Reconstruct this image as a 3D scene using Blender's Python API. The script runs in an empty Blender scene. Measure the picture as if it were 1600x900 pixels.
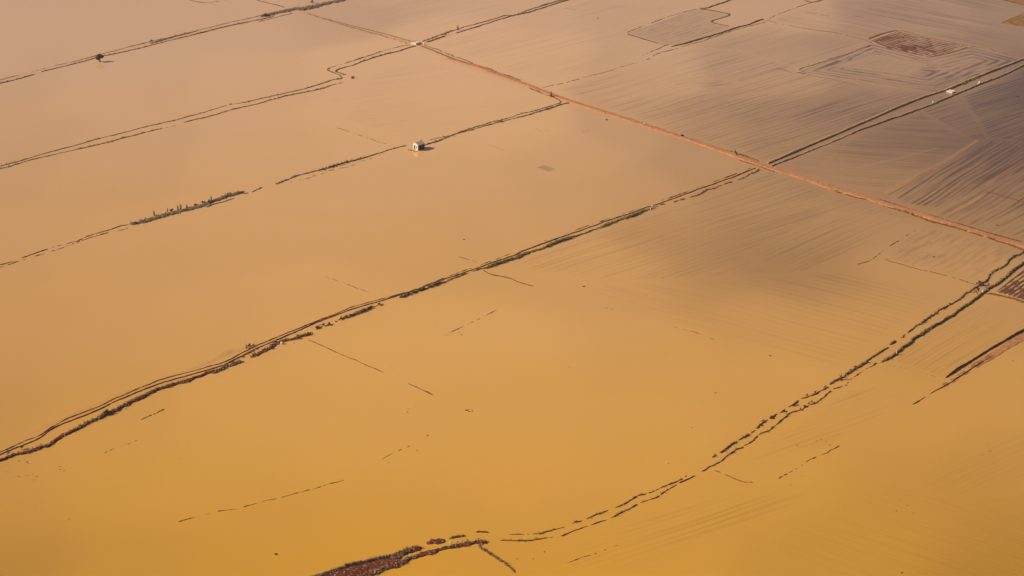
import bpy, bmesh, math, random
import numpy as np
from mathutils import Vector, Matrix
random.seed(7)
C = bpy.context.scene
COL = C.collection
# ------------------------------------------------------------------ camera geometry (real place: helicopter 290 m up)
F = 3400.0; PITCH = math.radians(23.0); H = 290.0
def P(px, py):
    """point of the flat plain seen at photo pixel (px, py)"""
    a = (px-800.0)/F; b = (450.0-py)/F
    dy = math.cos(PITCH) + b*math.sin(PITCH); dz = -math.sin(PITCH) + b*math.cos(PITCH)
    t = -H/dz
    return np.array([a*t, dy*t])
def pix(x, y):
    d = y*math.cos(PITCH)+H*math.sin(PITCH)
    return 800+F*x/d, 450-F*(y*math.sin(PITCH)-H*math.cos(PITCH))/d
cam = bpy.data.cameras.new('camera'); cam.lens = F/1600*36; cam.sensor_width = 36; cam.clip_end = 30000; cam.clip_start = 1
co = bpy.data.objects.new('camera', cam); COL.objects.link(co)
co.location = (0, 0, H); co.rotation_euler = (math.radians(90)-PITCH, 0, 0); C.camera = co

# ------------------------------------------------------------------ light
ELEV = math.radians(32)
w = bpy.data.worlds.new('World'); C.world = w; w.use_nodes = True
nt = w.node_tree; bg = nt.nodes['Background']
sky = nt.nodes.new('ShaderNodeTexSky'); sky.sky_type = 'NISHITA'; sky.sun_disc = False
sky.sun_elevation = ELEV; sky.sun_rotation = math.radians(270); sky.air_density = 1.0; sky.dust_density = 1.5; sky.ozone_density = 1.0
nt.links.new(sky.outputs[0], bg.inputs[0]); bg.inputs[1].default_value = 0.06
sl = bpy.data.lights.new('sun', 'SUN'); sl.energy = 4.2; sl.angle = math.radians(0.5); sl.color = (1, 0.93, 0.82)
so = bpy.data.objects.new('sun', sl); COL.objects.link(so); so.rotation_euler = (0, -(math.pi/2-ELEV), 0)
C.view_settings.view_transform = 'Standard'; C.view_settings.look = 'None'; C.view_settings.gamma = 1
C.view_settings.exposure = 0.29

# ------------------------------------------------------------------ noise
def h2(ix, iy, seed):
    n = (ix.astype(np.int64)*374761393 + iy.astype(np.int64)*668265263 + seed*1274126177) & 0xffffffff
    n = ((n ^ (n >> 13))*1274126177) & 0xffffffff
    return ((n ^ (n >> 16)) & 0xffff)/65535.0
def vn(x, y, seed=0):
    x = np.asarray(x, float); y = np.asarray(y, float)
    ix = np.floor(x); iy = np.floor(y); fx = x-ix; fy = y-iy
    fx = fx*fx*(3-2*fx); fy = fy*fy*(3-2*fy)
    a = h2(ix, iy, seed); b = h2(ix+1, iy, seed); c = h2(ix, iy+1, seed); d = h2(ix+1, iy+1, seed)
    return (a*(1-fx)+b*fx)*(1-fy)+(c*(1-fx)+d*fx)*fy
def fbm(x, y, seed=0, o=3):
    s = 0; amp = 1; t = 0
    for i in range(o):
        s = s+amp*vn(x*2**i, y*2**i, seed+i*17); t += amp; amp *= .55
    return s/t
def ss(a, b, x):
    t = np.clip((x-a)/(b-a), 0, 1); return t*t*(3-2*t)

# ------------------------------------------------------------------ objects
def link(name, me, mat, label=None, cat=None, kind=None, group=None, parent=None):
    o = bpy.data.objects.new(name, me); COL.objects.link(o)
    if mat and me is not None and not me.materials: me.materials.append(mat)
    if label: o['label'] = label
    if cat: o['category'] = cat
    if kind: o['kind'] = kind
    if group: o['group'] = group
    if parent: o.parent = parent
    return o
def npmesh(name, v, f, smooth=False):
    """v (n,3); f (m,3) or (m,4)"""
    me = bpy.data.meshes.new(name); v = np.asarray(v, np.float32); f = np.asarray(f, np.int32)
    k = f.shape[1]
    me.vertices.add(len(v)); me.vertices.foreach_set('co', v.ravel())
    me.loops.add(f.size); me.loops.foreach_set('vertex_index', f.ravel())
    me.polygons.add(len(f)); me.polygons.foreach_set('loop_start', np.arange(0, f.size, k, dtype=np.int32))
    if smooth: me.polygons.foreach_set('use_smooth', np.ones(len(f), bool))
    me.update(calc_edges=True); return me
def att(me, name, arr):
    a = me.attributes.new(name, 'FLOAT', 'POINT'); a.data.foreach_set('value', np.asarray(arr, np.float32))
def parse(s, e0=0.9):
    out = []; e = e0
    for tok in s.split():
        p = [float(q) for q in tok.split(',')]
        if len(p) > 2: e = p[2]
        out.append((p[0], p[1], e))
    return out
def path(s, ds=0.3, e0=0.9, wob=0.25, seed=1):
    pts = parse(s, e0); w_ = np.array([P(a, b) for a, b, _ in pts]); e = np.array([q[2] for q in pts])
    def outside(q): return not (0 <= q[0] <= 1600 and 0 <= q[1] <= 900)
    if outside(pts[0]) and len(pts) > 2:                           # the ridge goes on beyond the frame
        d0 = w_[0]-w_[2]; w_ = np.vstack([w_[0]+d0/np.hypot(*d0)*90, w_]); e = np.r_[e[0], e]
    if outside(pts[-1]) and len(pts) > 2:
        d0 = w_[-1]-w_[-3]; w_ = np.vstack([w_, w_[-1]+d0/np.hypot(*d0)*90]); e = np.r_[e, e[-1]]
    d = np.r_[0, np.cumsum(np.hypot(*np.diff(w_, axis=0).T))]
    n = max(3, int(d[-1]/ds)); t = np.linspace(0, d[-1], n)
    x = np.interp(t, d, w_[:, 0]); y = np.interp(t, d, w_[:, 1]); e = np.interp(t, d, e)
    k = max(1, int(2.5/ds)); ker = np.ones(2*k+1)/(2*k+1)          # round the corners a little
    xp = np.pad(x, k, mode='reflect', reflect_type='odd'); yp = np.pad(y, k, mode='reflect', reflect_type='odd')
    x = np.convolve(xp, ker, 'valid'); y = np.convolve(yp, ker, 'valid')
    tx = np.gradient(x); ty = np.gradient(y); L = np.hypot(tx, ty)+1e-9; nx = -ty/L; ny = tx/L
    j = wob*(2*fbm(t/7, t*0+seed, seed, 3)-1)*2
    return t, x+nx*j, y+ny*j, nx, ny, e

# ------------------------------------------------------------------ materials
def mat_new(name):
    m = bpy.data.materials.new(name); m.use_nodes = True
    return m, m.node_tree, m.node_tree.nodes['Principled BSDF']
class N:
    def __init__(s, nt): s.nt = nt
    def n(s, t, **k):
        o = s.nt.nodes.new(t)
        for a, b in k.items(): setattr(o, a, b)
        return o
    def l(s, a, b): s.nt.links.new(a, b)
    def math(s, op, a, b=None, clamp=False):
        o = s.n('ShaderNodeMath', operation=op, use_clamp=clamp)
        for i, q in enumerate((a, b)):
            if q is None: continue
            if isinstance(q, (int, float)): o.inputs[i].default_value = q
            else: s.l(q, o.inputs[i])
        return o.outputs[0]
    def noise(s, vec, scale, detail=3, rough=.55):
        o = s.n('ShaderNodeTexNoise'); o.inputs['Scale'].default_value = scale; o.inputs['Detail'].default_value = detail
        o.inputs['Roughness'].default_value = rough; s.l(vec, o.inputs['Vector']); return o.outputs[0]
    def ramp(s, fac, stops):
        o = s.n('ShaderNodeValToRGB'); e = o.color_ramp.elements
        while len(e) < len(stops): e.new(.5)
        for q, (p, c) in zip(e, stops): q.position = p; q.color = (*c, 1) if len(c) == 3 else c
        s.l(fac, o.inputs[0]); return o.outputs[0]
    def mix(s, fac, a, b):
        o = s.n('ShaderNodeMix', data_type='RGBA')
        for k, q in ((0, fac), (6, a), (7, b)):
            if isinstance(q, (int, float)): o.inputs[k].default_value = q
            elif isinstance(q, tuple): o.inputs[k].default_value = (*q, 1)
            else: s.l(q, o.inputs[k])
        return o.outputs[2]
    def att(s, name):
        return s.n('ShaderNodeAttribute', attribute_name=name).outputs['Fac']
def soil(name, stops, wet=(.105, .038, .010), scale=1.0, rough=.85, bump=.2, wetz=.04):
    m, nt, b = mat_new(name); q = N(nt)
    g = q.n('ShaderNodeNewGeometry'); pos = g.outputs['Position']
    n1 = q.noise(pos, 1.3*scale, 6, .75); c = q.ramp(n1, stops)
    n2 = q.noise(pos, .12*scale, 3); c2 = q.mix(q.math('MULTIPLY', n2, .35), c, stops[0][1])
    sep = q.n('ShaderNodeSeparateXYZ'); q.l(pos, sep.inputs[0])
    zz = q.math('ADD', sep.outputs[2], q.math('MULTIPLY', q.math('SUBTRACT', n1, .5), .12))
    mr = q.n('ShaderNodeMapRange'); q.l(zz, mr.inputs[0]); mr.inputs[1].default_value = 0; mr.inputs[2].default_value = wetz
    mr.inputs[3].default_value = 1; mr.inputs[4].default_value = 0
    q.l(q.mix(mr.outputs[0], c2, wet), b.inputs['Base Color'])      # damp rim of soil just above the flood
    b.inputs['Roughness'].default_value = rough; b.inputs['Specular IOR Level'].default_value = .12
    bp = q.n('ShaderNodeBump'); bp.inputs['Strength'].default_value = bump; bp.inputs['Distance'].default_value = .1
    q.l(q.noise(pos, 3*scale, 5, .7), bp.inputs['Height']); q.l(bp.outputs[0], b.inputs['Normal'])
    return m
M_brown = soil('brown_soil', [(.3, (.085, .030, .008)), (.5, (.17, .060, .014)), (.7, (.29, .125, .036))])
M_olive = soil('weedy_soil', [(.3, (.055, .026, .005)), (.45, (.13, .064, .014)), (.58, (.24, .135, .036)), (.72, (.42, .27, .10))], wet=(.09, .036, .008))
M_red = soil('red_soil', [(.3, (.065, .012, .003)), (.5, (.16, .032, .007)), (.66, (.25, .062, .016)), (.8, (.38, .16, .06))], wet=(.06, .014, .004), scale=1.6)
M_pink = soil('reddish_soil', [(.3, (.12, .06, .035)), (.5, (.22, .115, .065)), (.7, (.36, .21, .12))], wet=(.08, .035, .02))
M_dike = soil('dry_dike_soil', [(.3, (.30, .165, .06)), (.5, (.46, .27, .11)), (.7, (.60, .38, .17))], wet=(.05, .026, .014), wetz=.22)
M_road = soil('road_dirt', [(.25, (.27, .10, .036)), (.47, (.46, .18, .066)), (.72, (.62, .27, .11))], wet=(.26, .095, .032), scale=.5, wetz=.10, bump=.1)
M_tilled = soil('tilled_soil', [(.3, (.08, .030, .012)), (.5, (.17, .065, .024)), (.7, (.26, .12, .05))], wet=(.09, .045, .03))
M_orange = soil('orange_soil', [(.3, (.20, .09, .025)), (.5, (.30, .14, .04)), (.7, (.38, .19, .06))], wet=(.14, .06, .03))
def simple(name, col, rough=.8, var=.25, scale=3):
    m, nt, b = mat_new(name); q = N(nt); g = q.n('ShaderNodeNewGeometry')
    n = q.noise(g.outputs['Position'], scale, 4)
    c0 = tuple(x*(1-var) for x in col); c1 = tuple(min(1, x*(1+var)) for x in col)
    q.l(q.ramp(n, [(.35, c0), (.65, c1)]), b.inputs['Base Color']); b.inputs['Roughness'].default_value = rough
    return m
M_grass = simple('straw_grass', (.38, .24, .09), .8, .6, .8)
M_green = simple('green_grass', (.32, .22, .07), .8, .5, 1.2)
M_stone = simple('pale_stone', (.45, .30, .16), .8, .35, 2)
M_leaf = simple('dark_leaf', (.085, .042, .010), .7, .5, 2)
M_bark = simple('bark', (.07, .045, .028))
M_white = simple('white_paint', (.72, .62, .43), .7, .06)
M_conc = simple('concrete', (.62, .50, .35), .85, .12, 1.0)
M_brick = simple('brown_brick', (.13, .052, .028), .9, .3, 5)
M_tile = simple('roof_tile', (.52, .35, .26), .85, .35, 4)
M_black = simple('dark_opening', (.012, .009, .007), .9, .2)
M_ground = simple('ground_soil', (.20, .11, .055), .9, .3, .05)

# ------------------------------------------------------------------ bank builder
KEEP = (91, 92, 93, 95, 97, 57, 34)
GRASS = []   # (x, y, z, height, kind)
def ribbon(name, s, wdt, hgt, mat, label, cat='earth bank', e0=.9, seed=1, dash=7.0, amp=.55, wob=.3, ds=.3, flat=2.3, rough=.10,
           grass=0, gh=.5, gkind=0, kind='structure', stones=0, wvar=.5, ragged=.6):
    t, x, y, nx, ny, e = path(s, ds, e0, wob, seed)
    if seed in (84, 86, 87, 88, 54, 59, 60, 41, 42, 31, 32): e = e+.05; wdt *= .9
    if seed not in KEEP: wdt = wdt*np.interp(y.mean(), [500, 750, 1000], [.56, .70, .88])
    n = len(t); k = max(7, int(wdt/.3)); k += (k+1) % 2
    u = np.linspace(-1, 1, k)
    e = np.maximum(e, 0); nz_ = 2*fbm(t/dash, t*0+.5, seed+3, 3)-1; fz_ = 2*fbm(t/1.3, t*0+.7, seed+31, 2)-1
    far_ = np.interp(y.mean(), [600, 900], [1, .5]); c = np.where(e > .47, hgt*np.minimum((e-.47)/.4, 1.25), (e-.47)*1.2)+amp*far_*2.0*nz_*np.clip(1.08-e, .04, .7)+hgt*.25*nz_+fz_*np.clip(1.14-e, .06, .5)*.75*far_
    tip = ss(0, 2.0, t)*ss(0, 2.0, t[-1]-t)
    c = c*tip-.4*(1-tip)
    c = np.minimum(c, hgt*1.5)
    ww = wdt*.5*(1-wvar*.5+wvar*fbm(t/4.5, t*0+9, seed+5, 3)*1.0)
    ww = ww*(.25+.75*np.sqrt(np.clip(np.minimum(t, t[-1]-t)/(wdt*1.1), 0, 1)))
    U = u[None, :]; off = U*ww[:, None]
    if wdt < 6: off = off*(1+ragged*(2*fbm(t[:, None]/.9+7, U*1.5+t[:, None]*0, seed+40, 2)-1))+wdt*.10*ragged*(2*fbm(t/1.1, t*0, seed+41, 2)-1)[:, None]
    X = x[:, None]+nx[:, None]*off; Y = y[:, None]+ny[:, None]*off
    Z = c[:, None]-(np.abs(c[:, None])*.0+np.maximum(c[:, None], 0)+.30)*np.abs(U)**flat
    Z = Z+rough*(2*fbm(X/.55, Y/.55, seed+9, 3)-1)*1.3*(1-.3*np.abs(U))
    Z = Z+(2*fbm(X/1.5, Y/1.5, seed+50, 3)-1)*(np.clip(1.15-e, .05, .6)*.7*far_)[:, None]
    if seed not in (85, 21, 22, 101): Z = Z*.58
    V = np.stack([X, Y, Z], -1).reshape(-1, 3)
    i = np.arange(n-1)[:, None]*k; j = np.arange(k-1)[None, :]
    a = i+j; Q = np.stack([a, a+1, a+k+1, a+k], -1).reshape(-1, 4)
    if True:                                                       # drop what lies deep under the opaque flood
        keep = V[Q][:, :, 2].max(1) > -.12
        Q = Q[keep]
    if len(Q) == 0: return None
    us, inv = np.unique(Q, return_inverse=True); Q = inv.reshape(-1, 4); V2 = V[us]
    # normals up
    o = link(name, npmesh(name, V2, Q[:, ::-1], True), mat, label, cat, kind)
    if grass or stones:
        ok = np.where(V[:, 2] > .05)[0]
        rs = np.random.RandomState(seed)
        if len(ok) and grass:
            m = int(t[-1]*grass); patch = fbm(t/9, t*0+3, seed+21, 2)
            sel = ok[rs.randint(0, len(ok), m)]
            pr = patch[np.minimum(sel//k, n-1)]
            sel = sel[rs.rand(m) < ss(.3, .6, pr)]
            for q in sel: GRASS.append((V[q, 0]+rs.randn()*.12, V[q, 1]+rs.randn()*.12, V[q, 2], gh*(.6+.7*rs.rand()), gkind))
        if len(ok) and stones:
            m = int(t[-1]*stones); sel = ok[rs.randint(0, len(ok), m)]
            for q in sel: STONES.append((V[q, 0], V[q, 1], V[q, 2], .08+.16*rs.rand()**2))
    return o
STONES = []
PAINT = []   # (points string, width m, dark, salmon, dash)
def paint(s, wd, dark=0., salmon=0., dash=0., seed=1, e0=1.): PAINT.append((s, wd, dark, salmon, dash, seed, e0))

#DATA_BEGIN
# ================================================================== the flooded ridge lines
# canal running from the lower left corner to the road crossing
K1T = '-25,721 0,711 45,692 62,685 75,674 100,661 150,642 200,619 250,599 300,585 350,570 400,545 450,523 500,502 550,483 590,472 640,456 665,447 700,434 750,417 800,400 830,387 880,369 930,352 980,335 1050,311 1100,293 1150,275 1183,261'
K1U = '-25,716 0,706 45,687 62,681,.8 75,671,.95 100,656 150,637 200,614 250,594 300,580 350,566 400,541 450,520 500,499 550,480 590,469,.8 640,455,.6 665,446,.5 700,432,.55 750,414 800,396,.35 830,383,.3 880,366,.2 930,349,.35 980,332,.2 1050,308,.5 1100,290,.45 1150,272,.5 1180,259,.5'
ribbon('earth_bank', K1T, 1.15, .34, M_brown, 'thin dark ridge on the canal side of the twin-line track crossing the picture from lower left to the road crossing', seed=11, e0=.99, wob=.25)
ribbon('earth_bank', K1U, .9, .26, M_brown, 'thinner dark ridge on the field side of the twin-line track crossing the picture from lower left', seed=12, e0=.92, wob=.2)
ribbon('earth_bank', '-25,731 0,721 30,709 60,701 100,681 115,674 135,664 150,655 170,646 200,630 220,621 250,609 285,596 300,590 340,578 372,566,.6 378,563,.2 388,558,.2 393,556,.8 415,547 430,540 445,534 475,525 490,517', 3.6, .60, M_red, 'wide dark red overgrown bank beside the twin-line track at the lower left', seed=13, e0=1.0, rough=.22, wob=.7, grass=5, gh=.6, stones=1.6, wvar=.9)
ribbon('earth_bank', '492,516,.9 500,511,.8 505,509,.5 512,508,.7 521,504,.3 524,502,.8 540,496 560,490,.75 563,489,.4 568,487,.8 583,480 588,478,.5 597,476,.7 607,473,.2', 2.2, .45, M_olive, 'broken line of weedy mud islets below the twin-line track, left of centre', seed=14, wob=.5, grass=9, gh=.7, dash=3, amp=.8, rough=.2)
ribbon('earth_bank', '620,467,.85 640,460 655,455 670,449,.95 700,439,.6 712,434,.75 726,428,.5 735,425,.3 745,421,.9 755,418', 2.4, .5, M_olive, 'weedy bank beside the twin-line track where the side ditch leaves it', seed=15, wob=.4, grass=10, gh=.7, rough=.2)
ribbon('earth_bank', '750,421,1 765,417 790,408 812,401,.85 822,396,.8 832,393,1 850,388 870,380 885,374 905,367,.85 930,359 960,347,.8 985,338 1010,329 1035,320,.7 1042,317,.3', 2.7, .50, M_olive, 'long weed-covered bank along the canal in the middle of the picture', seed=16, e0=1, wob=.3, grass=14, gh=.6, gkind=1, rough=.2, stones=.6, wvar=.8)
ribbon('earth_bank', '1048,317,.55 1070,310,.6 1090,303,.8 1105,296,.75 1120,293,.8 1135,286,.65 1150,282,.5 1165,275,.6 1183,267,.7 1190,264', 1.8, .32, M_brown, 'patchy low bank of mud specks just left of the road crossing', seed=17, wob=.7, dash=3, amp=.7, grass=2)
ribbon('earth_bank', '345,577,.35 360,571,.6 375,565,.55 385,553,.6 395,548,.75 410,543,.6 440,530,.3', 2.2, .2, M_brown, 'low shoal of drowned weeds behind the twin-line track', seed=18, amp=.5, dash=3, grass=3, gh=.5, rough=.2)
# canal continuing to the upper right
ribbon('earth_bank', '1196,257,.95 1210,251 1250,234 1280,221 1350,191 1400,169 1440,153 1480,140 1530,119 1600,92 1640,77', 1.8, .5, M_dike, 'straight pale dike along the canal, right of the road crossing', seed=21, e0=1.0, wob=.08, wvar=.2, rough=.05, flat=5, ragged=.2)
ribbon('earth_bank', '1200,262,.9 1225,252,.8 1240,246,.85 1262,237,.75 1290,226,.8 1320,213,.75 1350,201,1 1410,180 1460,162 1488,150 1495,147 1530,132 1560,121 1600,102 1640,87', 1.4, .42, M_dike, 'narrower broken bank on the far side of the canal, right of the road crossing', seed=22, wob=.15, wvar=.4, flat=4)
ribbon('earth_bank', '1500,133,.8 1510,128,1 1522,123,1 1532,120,.7', 3.4, .35, M_olive, 'olive weedy patch against the canal dike at the upper right', seed=23, grass=8, gkind=1, e0=1)
# the bank pair at the top left
ribbon('earth_bank', '-25,132 0,125 20,120 45,114,.5 60,109,.3 80,104,.75 120,95 150,87 200,74 240,64 300,50 350,37 400,26,.8 420,21', 1.1, .24, M_brown, 'upper ridge of the pair behind the lone tree', seed=31, e0=.8, wob=.35, grass=.5)
ribbon('earth_bank', '-25,136 0,130 30,123 55,116,.6 61,114,.0 67,112,.85 110,101 150,90 200,80 240,70 290,57 350,42 400,32 430,25', 1.4, .34, M_brown, 'lower ridge of the pair behind the lone tree', seed=32, e0=.88, wob=.35, grass=1)
ribbon('earth_bank', '230,69,.6 240,67,.9 285,54,.95 310,48,.6', 1.6, .25, M_olive, 'short weedy ridge between the pair to the right of the lone tree', seed=33, grass=3)
ribbon('earth_bank', '405,27,1 430,21 445,17 460,14 475,14 500,8 530,1 560,-8', 5.2, .8, M_pink, 'broad reddish bank strewn with rubble at the top left crossing', seed=34, e0=1.05, rough=.3, grass=4, gh=.8, stones=2, wvar=.9, wob=.6)
ribbon('earth_bank', '385,-5,.9 400,0 425,6 447,12', 1.2, .3, M_brown, 'thin dark ridge coming down from the top edge to the rubble bank', seed=35)
ribbon('earth_bank', '400,34,.8 415,31,.7 440,25,.8 460,20,.8', 1.3, .3, M_pink, 'thin reddish ridge under the rubble bank', seed=36)
ribbon('earth_bank', '290,-2,.6 305,2,.75 325,5,.85 340,2,.75 362,-3,.7', 1.2, .25, M_brown, 'small v-shaped mud ridge at the top edge', seed=37)
# the bank pair with the zigzag
L2U = '-25,266 0,259 60,243 120,226 150,218,.85 190,208 230,198 280,186 320,175,.9 350,166,.7 400,156,.8 450,145,.9 480,138 500,132 520,125 537,123,.95 531,117 515,112 509,108,.95 515,105,.6 540,99,.65 580,86,.75 610,76,.65 632,71,.8 645,70'
L2L = '-25,271 0,264 40,252 60,247 100,238,.6 150,227,.8 200,214 250,201,.75 255,200,.2 270,197,.6 285,192,.3 293,190,.9 315,185,1 340,178,1 350,175,.5 362,171,.8 400,163,.95 430,154,.85 445,150,.95 480,143,.95 500,139,.95 520,132,.85 535,129,.5 545,127,.3'
ribbon('earth_bank', L2U, 1.15, .28, M_olive, 'upper ridge of the zigzag pair, from the left edge to the pale culvert', seed=41, e0=.88, wob=.35, grass=1)
ribbon('earth_bank', L2L, 1.35, .32, M_olive, 'lower ridge of the zigzag pair, left of the zigzag', seed=42, e0=.9, wob=.35, grass=2)
ribbon('earth_bank', '547,122,.8 552,121,.8 553,123,.6', 1.4, .4, M_olive, 'small clump of mud at the point of the zigzag', seed=43, grass=5)
ribbon('earth_bank', '542,118,.8 530,113,.85 523,111,.95 535,106,.9 548,103,.6 560,99,.85 590,88,.95 610,83,.9 645,73,.95 652,71', 1.7, .35, M_olive, 'lower ridge of the zigzag pair, from the zigzag to the pale culvert', seed=44, wob=.35, grass=2)
ribbon('earth_bank', '657,66,.9 680,58 700,51 730,41,.85 760,33,.9 790,24,.9 797,23,.7 803,24,.6 845,10,.95 870,2,.95 895,-6', 1.3, .35, M_olive, 'upper ridge of the pair right of the pale culvert', seed=45, wob=.35, grass=1.5)
ribbon('earth_bank', '664,67,1 680,61 695,57,1 697,56,.2 715,51,.8 745,42,.9 765,36,.8 798,25,1 830,19,.95 860,8,.9 895,-2,.9', 1.8, .38, M_olive, 'lower ridge of the pair right of the pale culvert', seed=46, wob=.35, grass=2)
# the hut line
ribbon('earth_bank', '826,136,.6 835,142,.75 850,147,.8 862,151,.9 880,159,.9 870,163,.85 840,172,.85 800,182,.8 780,188,.7 762,192,.85 730,203,.85 700,212,.8 668,220,.75', 1.3, .3, M_olive, 'upper ridge of the pair from the road down to the hut', seed=51, wob=.35, grass=1)
ribbon('earth_bank', '893,160,1 880,162,.95 870,165,.95 850,172,.95 820,181,.9 800,186,.75 780,191,.85 740,202,.75 708,211,.8 680,222,.9 658,229,.9', 1.6, .35, M_olive, 'lower ridge of the pair from the road down to the hut', seed=52, wob=.35, grass=1.5)
ribbon('earth_bank', '890,158,1 900,162,.95 915,165,.6', 1.8, .35, M_brown, 'short stub of mud at the road edge where the hut ridges start', seed=53)
ribbon('earth_bank', '640,227,.6 620,231,.8 600,237,.85 580,243,.9 560,249,1 540,254,1 520,261,1 500,266,.95 470,273,.9 450,280,.9 432,287,.95 428,289', 1.5, .36, M_olive, 'dark weedy ridge left of the hut with dead stalks on it', seed=54, wob=.35, grass=3, gh=.6, e0=1)
ribbon('earth_bank', '605,239,.5 585,246,.6 565,252,.6 545,259,.65 535,262,.5 505,271,.6 490,276,.6 470,280,.4 445,288,.6', 1.1, .15, M_pink, 'row of faint mud specks below the weedy ridge left of the hut', seed=55, wob=.8, dash=3)
ribbon('earth_bank', '414,291,.9 407,294,.7 400,298,.9 390,301,.4 384,303,.6 374,305,.5', 1.6, .3, M_olive, 'small separate mud islet at the right end of the stony islet', seed=56, dash=3, wob=.5)
ribbon('earth_bank', '384,299,.9 375,301,1 350,308,1 335,314,1 310,322,1.05 290,328,1.1 270,333,1.1 255,337,1.1 240,341,1 225,346,.95 205,351,.9 200,352', 3.1, .65, M_pink, 'long stony islet with reeds left of centre', seed=57, e0=1, rough=.28, grass=4, gh=.7, stones=3, wvar=.9, wob=.4)
ribbon('earth_bank', '372,309,.7 358,312,.7 345,316,.9 332,319,1 318,325,1', 1.8, .3, M_pink, 'low shoal along the lower right of the stony islet', seed=58, wob=.4)
ribbon('earth_bank', '206,351,.9 190,353,.85 175,358,.9 165,361,.85 155,363,.9 150,365,.5 135,370,.75 127,373,.6 120,377,.8 107,379,.85 100,382,.2 90,384,.6 70,390,.7 60,395,.9 50,398,.9 35,403,.4 20,410,.8 5,413,.85 -20,420,.8', 1.3, .25, M_brown, 'dashed upper row of mud islets from the stony islet to the left edge', seed=59, wob=.35, dash=3.5, amp=.6)
ribbon('earth_bank', '206,355,.8 188,360,.8 175,362,.3 165,365,.7 145,371,.8 130,375,.6 112,382,.8 108,382,.5 95,388,.6 75,395,.6 58,400,.4 38,406,.8 30,408,.6 10,416,.7 -20,424,.6', 1.2, .22, M_brown, 'dashed lower row of mud islets from the stony islet to the left edge', seed=60, wob=.4, dash=3, amp=.6)
# cross ridges
ribbon('earth_bank', '752,421,1 758,425,.9 763,427,.6 775,430,.95 790,433,.95 800,437,.95 812,441,.9 825,445,.85 838,448,.75 842,450,.6', 1.0, .3, M_olive, 'wavy dark ditch line leaving the weed-covered bank near the centre', seed=61, wob=.3)
ribbon('earth_bank', '712,400,.75 720,402,.9 726,405,.85 735,406,.5 742,409,.7 750,412,.5', .9, .2, M_brown, 'short mud line ending above the twin-line track near the centre', seed=62, wob=.3)
ribbon('earth_bank', '505,432,0.58 512,433,0.73 525,438,0.68 540,443,0.48 560,451,0.48 583,459,0.48', 0.48, 0.12, M_brown, 'thin straight mud line in the wide field left of centre', seed=63, wob=.15)
ribbon('earth_bank', '478,529,.7 490,535,.85 500,539,.8 510,543,.95 525,551,.85 540,557,.95 555,562,.9 570,571,.9 590,578,.85 603,584,.5', .75, .2, M_brown, 'dashed mud line running down right from the end of the red bank', seed=64, wob=.2, dash=3)
ribbon('earth_bank', '632,598,.7 640,600,.6 650,605,.9 655,607,.6 660,609,.5 664,611,.9 672,615,.9 680,619,.5', .9, .25, M_brown, 'two short mud dashes in the large field below centre', seed=65, wob=.2, dash=2)
ribbon('earth_bank', '690,527,0.43 703,520,0.58 712,515,0.48 740,503,0.53 760,493,0.48 775,485,0.48 800,473,0.48', 0.49, 0.12, M_brown, 'very faint dotted mud line right of the dashed one', seed=66, wob=.3, dash=2.5)
ribbon('earth_bank', '270,819,0.38 285,814,0.68 310,806,0.73 325,803,0.53 340,800,0.68 361,796,0.78 375,794,0.28 395,787,0.58 410,783,0.63 430,779,0.58 450,773,0.73 470,768,0.73 490,763,0.73 510,757,0.73 525,753,0.73 530,754,0.78 546,747,0.83', 0.39, 0.16, M_brown, 'long thin wavy mud line near the bottom left', seed=67, wob=.3, dash=2.5)
ribbon('earth_bank', '590,720,0.58 600,716,0.68 613,708,0.63 625,703,0.48 650,692,0.33 668,681,0.38', 0.35, 0.10, M_brown, 'faint short mud line in the large bottom field', seed=68, dash=2)
ribbon('earth_bank', '214,658,.75 222,655,.9 233,650,.9 237,648,.5 250,642,.6 262,636,.5', .9, .2, M_brown, 'small mud sliver below the red bank', seed=69, dash=2)
ribbon('earth_bank', '140,719,0.38 160,709,0.48 180,701,0.58 192,697,0.48 207,693,0.68 222,682,0.38', 0.40, 0.12, M_brown, 'dotted mud line below the red bank', seed=70, dash=2)
ribbon('earth_bank', '930,477,0.38 948,481,0.58 957,483,0.68 975,488,0.48 988,493,0.68 1000,497,0.53 1040,507,0.33 1065,515,0.63 1080,518,0.48 1090,522,0.48 1120,532,0.58 1138,537,0.63 1150,540,0.38', 0.44, 0.12, M_brown, 'very thin dotted mud line across the field right of centre', seed=71, dash=3)
ribbon('earth_bank', '520,198,.5 545,205,.7 560,210,.75 572,215,.65 590,221,.5 605,226,.5', .8, .12, M_brown, 'faint mud line above the hut', seed=72, dash=4)
ribbon('earth_bank', '1378,404,.6 1395,409,.8 1410,413,.9 1430,419,.9 1447,423,.9 1452,424,.5 1460,426,.75 1480,431,.8 1500,437,.5 1507,439,.7 1515,442,.6 1530,447,.85', .8, .2, M_brown, 'dashed mud line running to the tangled crossing at the right', seed=73, dash=3)
ribbon('earth_bank', '1320,418,.5 1345,412,.6 1358,408,.7 1375,395,.5 1385,387,.7 1400,379,.8 1412,372,.6 1420,366,.6 1435,358,.6', .8, .14, M_brown, 'faint kinked mud line left of the striped field at the right', seed=74, dash=3)
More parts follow.
